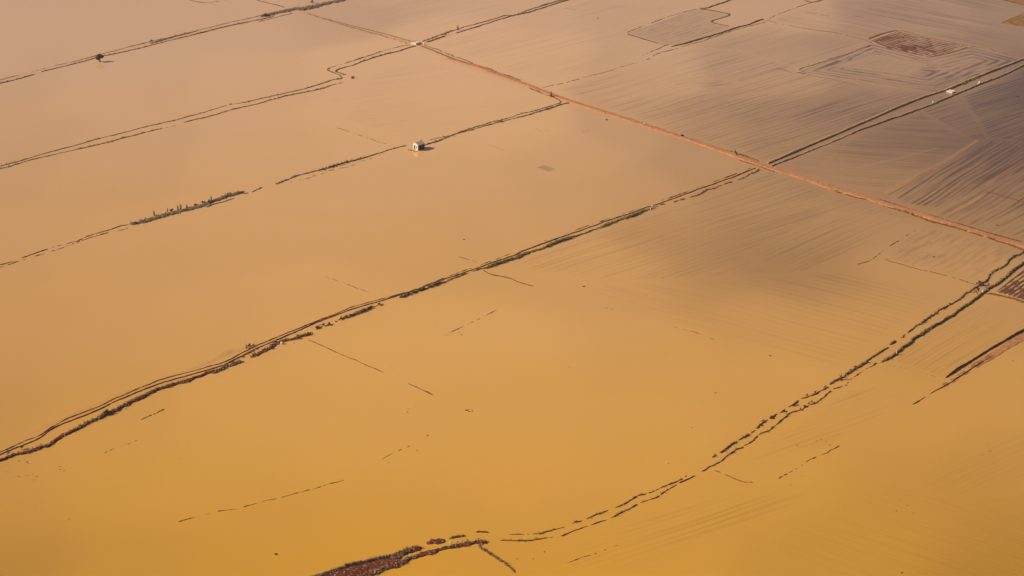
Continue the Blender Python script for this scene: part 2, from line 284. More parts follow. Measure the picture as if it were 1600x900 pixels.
# curved canal at the right
K2U = '1625,378,.9 1600,393,.95 1585,402 1570,413 1545,433,1 1537,442,1 1528,449,1 1518,455,.9 1500,466,.7 1490,473,.75 1480,479,.85 1470,484,.6 1455,494,.85 1443,504,.9 1432,511,.7 1420,519,.6 1410,527,.7 1404,530,.2'
ribbon('earth_bank', K2U, 1.5, .5, M_olive, 'upper bank of the right hand canal, weedy above the tangled crossing and dotted below', seed=81, wob=.5, grass=1.5, gh=.6, dash=3.5, rough=.2, stones=.4)
ribbon('earth_bank', '1403,531,.5 1398,534,1 1392,537,1 1387,540,.6', 2.2, .5, M_brown, 'rounded dark mud heap on the upper bank of the curving canal', seed=82, e0=1)
ribbon('earth_bank', '1390,541,.9 1380,548,1 1365,557,1 1350,567,1 1340,573,.95 1330,580,.9 1322,585,.8', 1.8, .42, M_olive, 'smooth olive stretch of the upper bank of the curving canal', seed=83, wob=.2, grass=2, gkind=1, e0=1)
ribbon('earth_bank', '1360,564,.8 1350,569,.9 1340,574,.8 1335,577,.9 1322,586,.9 1312,594,1 1303,598,.8 1297,603,.5 1290,606,.85 1283,612,.6 1275,614,.8 1268,619,.5 1260,620,.9 1252,623,.6 1240,633,.85 1230,638,.4 1223,643,.9 1215,646,.4 1207,652,.9 1198,655,.4 1192,659,.9 1187,664,.85 1180,668,.3 1172,679,.9 1168,682,.85 1158,688,.8 1153,690,.3 1150,694,.9 1140,699,.9 1128,706,.9 1122,709,.4 1117,712,.75 1108,717,.6', 1.7, .42, M_brown, 'chain of dark mud islets forming the upper bank of the curving canal', seed=84, wob=.5, dash=1.7, amp=.8, grass=1.5, gh=.5)
K2L = '1625,392,1 1600,412,1 1585,422 1565,438,1 1550,449,1 1540,456,1.1 1530,463,1.1 1520,471,1.05 1500,485,1.05 1480,497 1450,516 1425,532 1410,545 1400,553,.95 1385,562,.9 1378,565,.8 1372,568,.7'
ribbon('earth_bank', K2L, 1.8, .42, M_olive, 'tall weedy lower bank of the right hand canal with a dark shadowed side', seed=85, e0=1, wob=.3, grass=2, gh=.35, stones=1.4, rough=.15, flat=4)
ribbon('earth_bank', '1375,566,.95 1365,570,.9 1358,575,.3 1352,577,.6 1345,583,.6 1325,595,.6 1310,608,.8 1300,609,.3 1290,619,.7 1275,628,.7 1262,634,.75 1255,638,.6 1240,644,.95 1232,649,.8 1222,658,.95 1212,664,.8 1205,666,.4 1200,673,.8 1185,681,.6 1174,692,.8 1165,693,.4 1155,703,.7 1142,710,.85 1130,718,.85 1118,723,.85 1111,727,.9 1103,734,.85 1095,740,.8', 1.3, .33, M_brown, 'ragged dotted lower bank of the curving canal', seed=86, wob=.6, dash=1.7, amp=.7, grass=1)
ribbon('earth_bank', '1092,742,.6 1077,749,.85 1065,754,.8 1058,757,.3 1052,763,.9 1045,765,.5 1028,778,.85 1000,784,.85 995,788,.5 985,795,.8 975,798,.8 960,806,.8 952,810,.7 945,813,.95 928,819,.95 920,823,.4 908,826,.85 893,831,.9 880,838,.9 875,840,.3 860,839,.6 850,841,.8 830,843,1 800,845,.95 775,845,.95', 1.05, .28, M_brown, 'lower dashed row of the canal bank curving along the bottom', seed=87, wob=.3, dash=2.5, amp=.6, grass=1)
ribbon('earth_bank', '1080,741,.5 1070,743,.7 1063,750,.4 1052,755,.9 1042,758,.85 1030,762,.8 1020,768,.85 1010,772,.7 1000,775,.75 985,781,.6 978,786,.95 965,791,.95 955,797,.3 940,803,.85 925,807,.8 912,812,.6 905,813,.9 900,815,.9 890,821,.3 875,826,.85 860,828,.85 848,833,.9 833,835,.8 822,833,.3 813,836,.85 790,835,.7', 1.15, .3, M_brown, 'upper dashed row of the canal bank curving along the bottom', seed=88, wob=.3, dash=2.5, amp=.6, grass=1)
ribbon('earth_bank', '770,834,.8 762,832,.9 752,829,1 742,831,.9 738,832,.7', 2.3, .3, M_red, 'small red mud wedge at the left end of the dashed canal bank', seed=89, e0=.9)
ribbon('earth_bank', '735,836,.7 715,837,.9 702,841,.9 695,845,.9', 1.0, .3, M_olive, 'thin weedy strip between the red islets at the bottom', seed=90, grass=6)
ribbon('earth_bank', '700,842,1 690,846,1.15 675,848,1.15 662,849,1', 4.2, .5, M_red, 'smooth bare oval red islet near the bottom', seed=91, e0=1, stones=3, wvar=.2)
ribbon('earth_bank', '662,853,.9 655,856,1.1 645,859,1.1 632,863,1 622,868,.8 617,871,.85 605,876,1', 3.0, .5, M_red, 'red islet edged with dry grass, left of the bare oval one', seed=92, e0=1, grass=12, gh=.7, stones=3, wvar=.9)
ribbon('earth_bank', '630,874,.9 615,878,1.1 598,880,1.1 575,886,1.1 550,892,1.1 525,900,1.1 480,914,1.1', 7.2, .7, M_red, 'broad bare red bank at the bottom edge', seed=93, e0=1, rough=.15, grass=2, gh=.5, stones=6, wvar=.3, flat=2.2)
ribbon('earth_bank', '622,869,.9 610,871,1 590,875,1 565,881,1 540,888,1 510,898,1 470,910,1', 1.6, .8, M_olive, 'ridge of dry yellow grass along the top of the broad red bank', seed=94, e0=1, grass=22, gh=.6)
ribbon('earth_bank', '768,848,.9 750,846,1.1 735,849,1.1 715,852,1.1 695,856,1.1 680,860,1 665,864,1 645,871,1 630,877,1 610,886,1 580,897,1 540,910,1', 2.5, .6, M_red, 'long stony red bank with grass along the bottom', seed=95, e0=1, rough=.25, grass=9, gh=.5, stones=5, wvar=.9)
ribbon('earth_bank', '745,851,1 752,856,1 760,862,.95 770,867,.95 773,868,.4 778,872,.9 783,878,.9 788,881,.2 792,880,.5 800,890,.6 812,900,.6', 1.6, .3, M_olive, 'broken weedy spur leaving the red bank towards the bottom edge', seed=96, dash=2.5, grass=5)
ribbon('earth_bank', '745,849,1 752,852,1 756,855,.8', 3.6, .35, M_red, 'red mud fan at the fork of the bottom bank', seed=97, e0=1)
ribbon('earth_bank', '1112,734,.8 1122,737,.9 1130,740,.5 1134,743,.95 1145,747,.95 1152,750,.9 1165,755,.7 1172,756,.4 1183,753,.7', .9, .28, M_brown, 'short dark mud line branching right from the curving canal', seed=98, dash=2)
ribbon('earth_bank', '1212,751,.8 1222,747,.9 1226,744,.5 1237,736,.9 1243,735,.6 1252,727,.4 1265,719,.85 1270,716,.8 1280,712,.4 1290,708,.85 1298,703,.95 1303,701,.6 1313,696,.5 1325,688,.4', .8, .28, M_brown, 'loose row of mud crumbs in the lower right field', seed=99, dash=2, wob=.4)
ribbon('earth_bank', '860,889,.2 915,870,.6 925,867,.7 940,862,.4 958,856,.6 975,849,.4', .7, .12, M_brown, 'three faint mud crumbs in the bottom field', seed=100, dash=2)
# salmon path at the right edge
ribbon('earth_bank', '1640,494,1 1600,516,1 1580,527 1540,550 1500,575,.95 1475,592,.9', 1.0, .5, M_brown, 'dark straight bank above the salmon track at the right edge', seed=101, e0=1, wob=.1, wvar=.2)
ribbon('earth_bank', '1562,550,.8 1545,560,.9 1525,571,.9 1505,584,.9 1480,601,.95 1470,606,.95 1455,614,.8 1430,630,.85 1425,632,.4 1418,637,.9', 1.0, .3, M_brown, 'thin dark bank below the salmon track at the right edge', seed=102, wob=.15)
ribbon('earth_bank', '1575,561,.7 1585,564,.9 1592,567,.8 1605,570,.5', .9, .2, M_brown, 'short mud dash at the right edge under the salmon track', seed=103)
ribbon('earth_bank', '1370,565,.5 1400,572,.55 1420,577,.65 1440,583,.6 1460,589,.65 1475,593,.5', .6, .1, M_brown, 'thin faint mud line closing the small right field', seed=104, dash=3)
ribbon('earth_bank', '1540,458,1 1550,460,1.1 1565,462,1 1580,465,1 1600,472,1 1640,482,1', 2.2, .5, M_brown, 'dark bank from the tangled crossing to the right edge', seed=105, e0=1, rough=.2)
# upper right fields
ribbon('earth_bank', '1197,30,1 1190,31,1 1170,38,1 1150,43,1 1130,50,1 1105,58,1 1090,62,1 1075,67,1 1053,72,.95 1047,74,.6', 2.0, .45, M_brown, 'solid brown bank between the upper right fields', seed=111, e0=1, rough=.2, wob=.3)
ribbon('earth_bank', '1200,33,.9 1150,46,.8 1130,53,.85 1105,62,.8 1085,67,.75 1055,76,.6 1048,78,.8 1035,81,.8 1025,85,.7 1015,90,.4 1000,97,.6 975,103,.7 945,113,.75 920,119,.7 900,125,.6 870,132,.6 845,138,.7', 1.0, .2, M_brown, 'dotted thin ridge under the brown bank running down to the road', seed=112, wob=.4, dash=2.5)
ribbon('earth_bank', '1055,66,.6 1040,71,.8 1030,76,.8 1015,82,.4 1000,88,.5', 1.0, .2, M_brown, 'short dotted ridge at the corner of the dark drowned plot', seed=113, dash=2.5)
ribbon('earth_bank', '1146,-2,1 1140,1,1 1125,6,1 1108,12,1 1100,14,1.05 1088,12,.8', 2.0, .35, M_brown, 'brown bank from the top edge to the corner of the dark drowned plot', seed=114, e0=1, rough=.15)
ribbon('earth_bank', '1090,15,.9 1105,15,1 1120,18,.95 1143,22,.9 1135,26,.85 1115,32,.9 1110,35,.9 1125,38,.8 1142,42,.9', 1.5, .28, M_olive, 'olive zigzag ridge at the right end of the dark drowned plot', seed=115, wob=.3)
ribbon('earth_bank', '978,53,.9 990,56,.95 1003,60,.9 1012,63,.9 1022,66,.8 1030,69,.6', 1.5, .25, M_olive, 'olive ridge along the lower left edge of the dark drowned plot', seed=116)
ribbon('earth_bank', '978,52,.9 985,49,.9 1000,43,.7 1020,35,.65 1045,26,.7 1070,19,.8 1090,13,.9', 1.1, .2, M_olive, 'thin ridge along the upper left edge of the dark drowned plot', seed=117)
ribbon('earth_bank', '1200,30,.9 1210,24,.5 1230,17,.75 1245,12,.7 1262,6,.8 1280,1,.9 1292,-4', 1.1, .22, M_brown, 'thin ridge rising from the brown bank to the top edge', seed=118, dash=4)
ribbon('earth_bank', '1252,-3,.9 1265,4,.95 1272,4,.95 1290,-3,.9', 2.4, .3, M_orange, 'small orange brown islet at the top edge', seed=119, e0=.9)
ribbon('earth_bank', '1195,31,.9 1205,33,.9 1215,36,.6 1240,41,.8 1250,43,.9 1275,47,.8 1297,50,.8 1305,51,.4 1320,54,.6 1330,57,.7 1345,61,.7 1357,64,.8 1362,68,.8', 1.3, .22, M_pink, 'thin reddish ridge from the brown bank to the drowned brown plot', seed=120, dash=4)
ribbon('earth_bank', '1355,62,1 1365,57,1 1380,52,1 1395,48,1 1405,47,1', 2.2, .4, M_orange, 'upper left edge bank of the drowned brown plot', seed=121, e0=1, rough=.2)
ribbon('earth_bank', '1403,47,.9 1425,52,.95 1450,59,1 1475,64,1 1490,67,1.05 1505,70,1.05 1515,71,1 1522,73,.7 1535,75,.7 1550,78,.85 1560,82,.5 1575,85,.8 1590,89,.8 1600,92,.5', 2.0, .32, M_orange, 'long orange brown ridge from the drowned brown plot to the canal', seed=122, wob=.5, dash=5, rough=.15)
ribbon('earth_bank', '1512,73,1 1495,79,.9 1480,84,.9 1462,88,.95 1450,89,1 1442,87,1', 1.6, .3, M_orange, 'right edge bank of the drowned brown plot', seed=123, e0=.95)
ribbon('earth_bank', '1385,76,.6 1400,78,.8 1420,83,.75 1445,88,.8', 1.2, .2, M_brown, 'thin lower ridge of the drowned brown plot', seed=124)
ribbon('earth_bank', '1243,112,1 1250,114,1 1258,115,.95 1262,116,.8', 2.2, .3, M_pink, 'pointed reddish mud corner of the striped upper right field', seed=125, e0=1)
ribbon('earth_bank', '1246,110,.9 1255,106,.8 1270,102,.9 1285,97,.8 1305,89,.7 1325,84,.9 1335,80,.7 1345,76,.7 1362,70,.85', 1.1, .22, M_brown, 'thin dark ridge along the upper left of the striped field', seed=126)
ribbon('earth_bank', '1255,115,.9 1275,120,.85 1300,124,.85 1320,129,.85 1340,133,.8 1345,134,.4', .9, .18, M_pink, 'thin reddish ridge along the lower left of the striped field', seed=127)
ribbon('earth_bank', '1208,106,.9 1215,107,.95 1222,108,.9 1232,112,.7 1243,114,.5', 1.4, .2, M_pink, 'small reddish mud tongue left of the striped field', seed=128)
ribbon('earth_bank', '1255,18,.85 1262,20,.9 1270,21,.7 1290,24,.6 1300,26,.5', 1.0, .15, M_pink, 'short mud streak in the field near the top edge', seed=129)
ribbon('earth_bank', '1330,24,.5 1340,26,.75 1355,28,.6', .9, .15, M_pink, 'faint short mud streak in the field at the top right', seed=130)
ribbon('earth_bank', '1322,93,.85 1330,92,.95 1336,90,.8', 1.2, .2, M_pink, 'tiny reddish mud fleck inside the striped field', seed=131)
# dark fields right of the road
ribbon('earth_bank', '1535,300,.8 1542,299,.95 1555,302,.95 1575,308,.9 1600,316,.9 1625,322', 1.3, .28, M_brown, 'dark ridge curving to the right edge in the dark field', seed=141)
ribbon('earth_bank', '1525,222,.6 1545,219,.7 1560,222,.75 1580,224,.7 1600,230,.7', .9, .18, M_pink, 'thin reddish ridge in the dark field at the right edge', seed=142)
ribbon('earth_bank', '1583,149,.95 1590,151,1 1596,152,.9', 1.8, .3, M_red, 'small dark red mud patch at the upper right edge', seed=143, e0=1)
#DATA_END
# ------------------------------------------------------------------ the road
def road(name, s, half, hgt, mat, label, cat, seed, e0=1, wv=.18):
    t, x, y, nx, ny, e = path(s, .5, e0, .12, seed); n = len(t)
    u = np.array([-1.5, -1.2, -1.05, -.9, -.7, -.5, -.3, -.1, .1, .3, .5, .7, .9, 1.05, 1.2, 1.5]); k = len(u)
    prof = np.array([-1.2, -.2, .55, 1.0, .93, .78, .9, 1.0, 1.0, .9, .78, .93, 1.0, .55, -.2, -1.2])
    hw = half(t, x, y)*(1-wv/2+wv*fbm(t/6, t*0, seed, 3))
    X = x[:, None]+nx[:, None]*u*hw[:, None]; Y = y[:, None]+ny[:, None]*u*hw[:, None]
    c = hgt*e + .12*(2*fbm(t/8, t*0+2, seed+1, 3)-1)*(1.3-e)
    Z = c[:, None]*prof[None, :] + .07*(2*fbm(X/1.2, Y/1.2, seed+4, 3)-1)
    Z[:, 0] = -.4; Z[:, -1] = -.4
    V = np.stack([X, Y, Z], -1).reshape(-1, 3)
    i = np.arange(n-1)[:, None]*k; j = np.arange(k-1)[None, :]; a = i+j
    Q = np.stack([a, a+k, a+k+1, a+1], -1).reshape(-1, 4)
    return link(name, npmesh(name, V, Q, True), mat, label, cat, 'structure')
R1 = '700,91,.35 715,95,.5 740,102,.6 770,113,.55 800,124,.75 834,137,1 862,148,1 890,158,1 933,172,1 1000,193,1 1060,213,1 1095,224,1 1140,240,1 1165,249,1 1190,258,1 1215,266,.95 1235,271,.8 1250,277,.9 1275,285,.8 1300,294,.9 1350,308,1 1400,324,.9 1450,339,1 1500,355,1 1550,371,1 1600,384,1 1660,402'
def hw1(t, x, y):
    px, py = pix(x, y); return np.interp(px, [700, 800, 850, 1190, 1250, 1600], [.9, 1.25, 1.15, 1.55, 1.4, 1.5])
road('dirt_road', R1, hw1, .42, M_road, 'straight salmon red dirt road crossing the upper right of the flood', 'dirt road', 5)
ribbon('earth_bank', '478,20,.8 500,27,.85 530,35,.9 560,43,.95 590,50,.95 620,58,.95 640,64,1 650,67,1', 1.1, .3, M_pink, 'upper edge ridge of the drowned road left of the pale culvert', seed=151, wob=.2)
ribbon('earth_bank', '500,28,.4 530,37,.5 548,42,.75 565,47,.75 580,51,.85 592,54,.8 605,59,.5 620,63,.6 640,69,.5', 1.2, .2, M_pink, 'lower edge ridge of the drowned road left of the pale culvert', seed=152, wob=.3, dash=3)
ribbon('earth_bank', '656,71,1 680,80,1 700,89,1 715,94,.95 725,98,.9 745,105,.5 770,115,.4', 1.0, .4, M_brown, 'dark lower edge ridge of the drowned road right of the pale culvert', seed=153, wob=.15)
ribbon('earth_bank', '662,70,.9 675,75,.9 690,80,.6 705,86,.6 720,92,.75 740,100,.85 770,110,.9 800,121,.9 815,127', 1.6, .25, M_pink, 'stony reddish upper edge of the drowned road right of the pale culvert', seed=154, wob=.5, dash=3, stones=2, rough=.15)
# overgrown verges of the road
ribbon('earth_bank', '1290,293,.6 1310,300,.75 1325,304,.6 1350,312,.8 1375,319,.6 1400,328,.85 1430,337,.9 1460,347,1 1485,354,.95 1510,361,1 1535,369,1 1560,377,1 1585,386,1 1610,394', 1.6, .4, M_brown, 'dark weedy verge along the lower edge of the salmon road', seed=155, wob=.5, dash=3, grass=4, rough=.2)
ribbon('earth_bank', '1290,289,.8 1330,300,.7 1365,310,1 1400,320,1 1430,330,1 1460,339,.9 1500,350,.9 1550,366,.9 1600,379,.9', 1.1, .45, M_brown, 'dark verge along the upper edge of the salmon road', seed=156, wob=.2, grass=2)
ribbon('earth_bank', '1130,234,.9 1150,240,1 1165,244,.9 1180,250,.95 1190,253,.5', 1.3, .45, M_olive, 'short weedy verge just above the road crossing', seed=157, grass=4)
ribbon('earth_bank', '1150,248,.6 1165,253,.85 1180,257,.9 1200,265,.95 1215,270,.8', 1.0, .3, M_brown, 'crumbly lower verge at the road crossing', seed=158, dash=2.5)
def hw2(t, x, y):
    px, py = pix(x, y); return np.interp(px, [1480, 1520, 1570, 1600], [.7, 1.1, 1.35, 1.6])
road('dirt_road', '1475,602,.1 1490,594,.2 1510,580,.3 1540,562,.4 1570,543,.6 1600,526,.8 1640,503,1', hw2, .16, M_road, 'short salmon dirt track emerging from the flood at the right edge', 'dirt road', 6, wv=.4)
# submerged road and track surfaces, seen as a redder band in the flood
paint('478,20 560,45 650,68 740,103', 2.0, 0, .55)
paint('1400,640 1475,603 1540,562 1600,526', 1.3, 0, .22)
paint('700,91 760,111 834,137', 3.0, 0, .4)
paint(K1T, 1.5, .0, .35)
paint('1196,259 1280,223 1350,197 1440,163 1485,147 1530,127 1600,99', 1.8, .45, 0)
paint('-25,134 150,89 400,29', 2.5, 0, .25)
paint('1225,252 1262,237 1290,226 1320,213 1350,201 1400,181', 1.6, .35, 0, .5)
paint('1388,305 1430,282 1480,256 1532,222', .8, .82); paint('1383,301 1425,279 1476,252 1528,219', .6, 0, .4)
paint('1545,293 1600,261 1640,241', .8, .82); paint('1541,289 1600,256 1640,236', .5, 0, .4)
paint('1470,334 1510,312 1538,297', 1.1, .72); paint('1478,338 1515,318 1535,306', .6, 0, .35)
paint('1490,160 1560,187 1620,198', 3.5, .84, 0, .3, 3); paint('1403,206 1440,214 1475,226', 2.5, .74, 0, .3, 4)
paint('1448,230 1475,236 1502,243', .7, .75); paint('1340,262 1400,248 1462,232', .5, 0, .3)
paint('878,12 895,15 905,17 922,21', .8, .45, 0, .3, 5); paint('1240,405 1290,418 1330,430', .6, .3, 0, .5, 6)
paint('1083,103 1100,99 1110,103', 1.5, .5, 0, .3, 7); paint('840,246 800,238 740,219', .5, .3, 0, .5, 8)
paint('820,284 850,294 900,312', .5, .25, 0, .5, 9); paint('0,700 60,672 120,645 200,612 300,577 400,537', 1.3, .22, 0, 0, 10)
paint('335,585 350,556 378,541 400,545', 2.5, .28, 0, .4, 11); paint('0,560 80,600 150,615', .6, .16, 0, .4, 12)
paint('1350,200 1280,262', .6, .0, .15)
for k_ in range(9):
    f_ = (k_+.5)/9; xa, ya, xb, yb = 990+55*f_, 50+21*f_, 1082+50*f_, 18+26*f_
    for q_ in (0, 1): paint('%f,%f %f,%f' % (xa+12*q_, ya-1-3*q_, xb-18*(1-q_), yb+6*(1-q_)), .75, .55, 0, .4, 60+k_*2+q_)
for xa, ya, xb, yb, dk_ in ((1484, 407, 1517, 386, .5), (1513, 409, 1534, 394, .4), (1519, 413, 1545, 395, .55), (1443, 395, 1472, 377, .4), (1427, 392, 1440, 381, .3), (1405, 390, 1438, 369, .35), (1450, 377, 1462, 369, .45), (1477, 386, 1487, 380, .35), (1537, 416, 1566, 397, .3), (1405, 372, 1434, 358, .3), (1517, 370, 1553, 385, .35), (1440, 411, 1470, 420, .25), (1480, 422, 1503, 428, .4), (1560, 460, 1590, 470, .4),
        (1395, 150, 1440, 132, .5), (1430, 150, 1480, 126, .5), (1455, 150, 1500, 128, .5), (1465, 120, 1530, 95, .55), (1480, 128, 1545, 103, .55), (1450, 112, 1500, 92, .5), (1500, 125, 1570, 98, .5), (1445, 104, 1480, 91, .45), (1525, 100, 1570, 90, .5), (1300, 112, 1390, 135, .45), (1310, 108, 1400, 130, .45), (1325, 106, 1360, 116, .45), (1290, 108, 1315, 98, .4), (1350, 88, 1400, 100, .3),
        (1240, 93, 1330, 65, .45), (1250, 100, 1340, 70, .45), (1265, 98, 1345, 73, .4), (1205, 95, 1260, 72, .35), (1150, 95, 1230, 68, .35), (1090, 100, 1190, 68, .35), (1100, 92, 1180, 62, .3), (1070, 108, 1100, 100, .45), (1125, 117, 1150, 110, .5), (1240, 185, 1330, 150, .3), (1000, 185, 1050, 172, .4), (1010, 190, 1060, 174, .4), (1060, 186, 1100, 176, .35),
        (1450, 570, 1500, 538, .3), (1430, 552, 1470, 525, .3), (1470, 545, 1530, 508, .35), (1500, 540, 1545, 508, .3), (1480, 520, 1530, 490, .25), (1420, 280, 1470, 250, .7), (1430, 290, 1500, 250, .66), (1470, 290, 1540, 248, .7), (1500, 285, 1570, 245, .72), (1540, 290, 1600, 262, .7), (1440, 305, 1470, 295, .6), (1425, 300, 1450, 290, .6), (1520, 280, 1590, 240, .7)):
    paint('%f,%f %f,%f' % (xa, ya, xb, yb), .7, dk_*.85, 0, .3, int(xa+ya))
#POLY
EXTRA = {}
# ================================================================== the flood
x0, x1, y0, y1 = -300., 300., 455., 1110.
dx, dy = .55, .9
gx = np.arange(x0, x1+dx, dx); gy = np.arange(y0, y1+dy, dy)
nxg, nyg = len(gx), len(gy)
GX, GY = np.meshgrid(gx, gy)
D = np.zeros_like(GX); S = np.zeros_like(GX); FU = GX*0; FV = GX*0; FA = GX*0
def pxy(x, y): return pix(x, y)
PX, PY = pix(GX, GY)
def segd(X, Y, a, b):
    vx, vy = b-a; L = vx*vx+vy*vy+1e-9
    t = np.clip(((X-a[0])*vx+(Y-a[1])*vy)/L, 0, 1)
    return np.hypot(X-a[0]-t*vx, Y-a[1]-t*vy)
def box(wp, m):
    i0 = max(0, int((wp[:, 0].min()-m-x0)/dx)); i1 = min(nxg, int((wp[:, 0].max()+m-x0)/dx)+2)
    j0 = max(0, int((wp[:, 1].min()-m-y0)/dy)); j1 = min(nyg, int((wp[:, 1].max()+m-y0)/dy)+2)
    return slice(j0, j1), slice(i0, i1)
for s, wd, dk, sa, dash, seed, e0 in PAINT:
    pts = parse(s, e0); wp = np.array([P(a, b) for a, b, _ in pts])
    for a, b in zip(wp[:-1], wp[1:]):
        sl_ = box(np.array([a, b]), wd*2.2)
        X, Y = GX[sl_], GY[sl_]
        d = segd(X, Y, a, b); g = np.exp(-(d/wd)**2)
        if dash: g = g*ss(.35, .6, fbm(X/6, Y/6, seed, 2))
        if dk: D[sl_] = np.maximum(D[sl_], dk*g)
        if sa: S[sl_] = np.maximum(S[sl_], sa*g)
def poly(s):
    pp = [[float(q) for q in tok.split(',')][:2] for tok in s.split()]; wp = np.array([P(*q) for q in pp]); out = wp.copy(); n = len(pp)
    inn = [0 <= q[0] <= 1602 and -1 <= q[1] <= 900 for q in pp]
    for i in range(n):
        if not inn[i] and pp[i][0] > 1600:                         # plots go on beyond the frame
            for j in (i-1, (i+1) % n):
                if inn[j] or abs(pp[j][0]-pp[i][0]) > 40:
                    d_ = wp[i]-wp[j]; L_e = np.hypot(*d_)
                    if L_e > 3: out[i] = wp[i]+d_/L_e*70; break
    return out
def inside(X, Y, wp):
    r = np.zeros(X.shape, bool); n = len(wp)
    for i in range(n):
        a = wp[i]; b = wp[(i+1) % n]
        c = ((a[1] > Y) != (b[1] > Y)) & (X < (b[0]-a[0])*(Y-a[1])/(b[1]-a[1]+1e-12)+a[0])
        r ^= c
    return r
def edged(X, Y, wp):
    d = np.full(X.shape, 1e9); n = len(wp)
    for i in range(n): d = np.minimum(d, segd(X, Y, wp[i], wp[(i+1) % n]))
    return d
FID = [0]
def field(s, amp, lam, direc=None, dark=0., soft=5., along=22., conc=False, rim=0.):
    """furrows of a drowned field; direc = two photo points along a furrow; conc = furrows follow the field's edge"""
    wp = poly(s); sl_ = box(wp, 0); X, Y = GX[sl_], GY[sl_]
    ins = inside(X, Y, wp); d = edged(X, Y, wp); k = np.where(ins, ss(0, soft, d), 0)
    FID[0] += 1; o = FID[0]*37.
    if conc:
        u = d/lam+o; c = wp.mean(0); v = np.arctan2(Y-c[1], X-c[0])*1.2+o; amp_ = amp*1.15
    else:
        a = P(*direc[0]); b = P(*direc[1]); t = (b-a)/np.hypot(*(b-a)); nrm = np.array([-t[1], t[0]])
        wv = 1.6*(fbm(X/45, Y/45, FID[0], 2)-.5)
        u = (X*nrm[0]+Y*nrm[1]+wv*2)/(lam*.8)+o; amp_ = amp*.8; v = (X*t[0]+Y*t[1])/(along*2.2)+o
    m = k > 0.001
    FU[sl_] = np.where(m, u, FU[sl_]); FV[sl_] = np.where(m, v, FV[sl_]); FA[sl_] = np.where(m, k*amp_, FA[sl_])
    D[sl_] = np.maximum(D[sl_], k*dark)
    if rim: D[sl_] = np.maximum(D[sl_], np.where(ins, rim*np.exp(-(d/2.)**2), 0))
A_ = lambda x, y, sl: ((x, y), (x+100, y-sl*100))
#FIELDS_BEGIN
field('862,140 1000,97 1060,80 1200,34 1360,66 1245,110 1480,148 1195,255 1000,190', .38, 2.6, A_(1100, 120, .29), soft=6, along=30)
field('1195,36 1235,44 1356,66 1250,108 1150,80 1080,78', .42, 2.2, A_(1200, 80, .30), soft=5, along=40)
field('1205,262 1250,242 1480,154 1600,107 1700,70 1700,400 1600,378 1400,318 1250,272', .40, 2.2, A_(1400, 250, .34), soft=5, along=25)
field('1385,300 1440,275 1500,240 1640,160 1640,262 1530,300 1480,330 1400,318', .75, 2.0, ((1400, 300), (1530, 222)), soft=4, along=30)
field('1450,336 1540,290 1640,250 1640,380 1560,368', .6, 2.4, ((1470, 330), (1600, 255)), soft=4, along=22)
field('1205,262 1340,208 1440,172 1530,222 1385,300 1340,300 1250,274', .35, 2.0, ((1230, 245), (1500, 265)), soft=6, along=30)
field('1500,150 1640,95 1640,230 1540,215', .9, 1.8, ((1500, 190), (1600, 155)), soft=4, along=25)
field('770,420 830,392 1000,334 1195,262 1440,338 1330,410 1180,470', .30, 2.4, ((900, 400), (1100, 335)), soft=8, along=40)
field('1150,400 1300,330 1440,342 1400,375 1320,415 1240,440', .26, 2.4, ((1200, 430), (1400, 340)), soft=8, along=40)
field('850,448 940,440 1320,420 1500,462 1300,585 1150,540 1000,498', .2, 3.0, ((900, 460), (1150, 530)), soft=8, along=45)
field('1385,395 1440,352 1590,388 1530,445 1390,405', .5, 3.2, ((1480, 408), (1515, 388)), soft=3, along=9)
field('1380,562 1540,460 1640,486 1640,492 1475,592', .40, 1.6, ((1400, 540), (1500, 482)), soft=3, along=25)
field('880,842 1110,740 1300,700 1420,640 1475,605 1320,600 1210,680 1100,760', .32, 2.2, ((900, 830), (1100, 760)), soft=6, along=45)
field('820,880 1000,800 1200,755 1300,760 1250,800 1000,905', .26, 2.2, ((900, 850), (1100, 785)), soft=8, along=45)
field('1200,810 1400,740 1640,700 1640,930 1200,930', .17, 1.6, ((1250, 820), (1500, 910)), soft=8, along=40)
field('1400,760 1500,700 1640,650 1640,760 1500,790', .16, 1.8, ((1400, 780), (1600, 690)), soft=8, along=30)
field('978,53 1090,14 1142,22 1112,33 1140,43 1075,66 1040,72', .8, 2.0, ((985, 49), (1090, 14)), dark=.36, soft=3, rim=.5, along=14)
field('1245,112 1362,68 1400,78 1445,90 1515,73 1600,95 1475,146', .62, 2.7, conc=True, soft=1.5)
field('1300,103 1370,85 1450,100 1420,118', .12, 2.7, conc=True, soft=6)
field('1200,32 1262,6 1560,-20 1700,40 1600,90 1515,70 1405,46 1358,62', .42, 2.4, ((1300, 20), (1500, 62)), soft=4, along=35)
field('540,10 640,60 900,-10 700,-10', .16, 3.0, A_(700, 30, .25), soft=6, along=40)
field('670,70 895,0 1085,12 1040,76 862,136', .20, 3.0, A_(900, 60, .27), soft=5, along=45)
field('560,120 660,80 840,140 870,158 650,222 520,190', .15, 3.0, A_(700, 150, .15), soft=10, along=45)
field('1035,127 1095,118 1165,130 1110,140 1060,136', .7, 1.8, A_(1090, 125, .1), soft=2, along=8)
field('836,262 850,257 870,264 858,269', 1.0, .9, A_(850, 262, -.2), soft=.7, along=2, dark=.42)
field('1585,402 1545,432 1450,505 1430,500 1530,440', .1, 2., A_(1500, 450, .6), soft=4)
#FIELDS_END
# faint drowned ridges and furrow marks painted in the turbid water (real streaks of mud just under the surface)
for q in ['1385,303 1430,280 1480,253 1532,222', '1470,333 1510,312 1540,296', '1545,292 1600,260', '1340,293 1400,300 1440,280']:
    pass
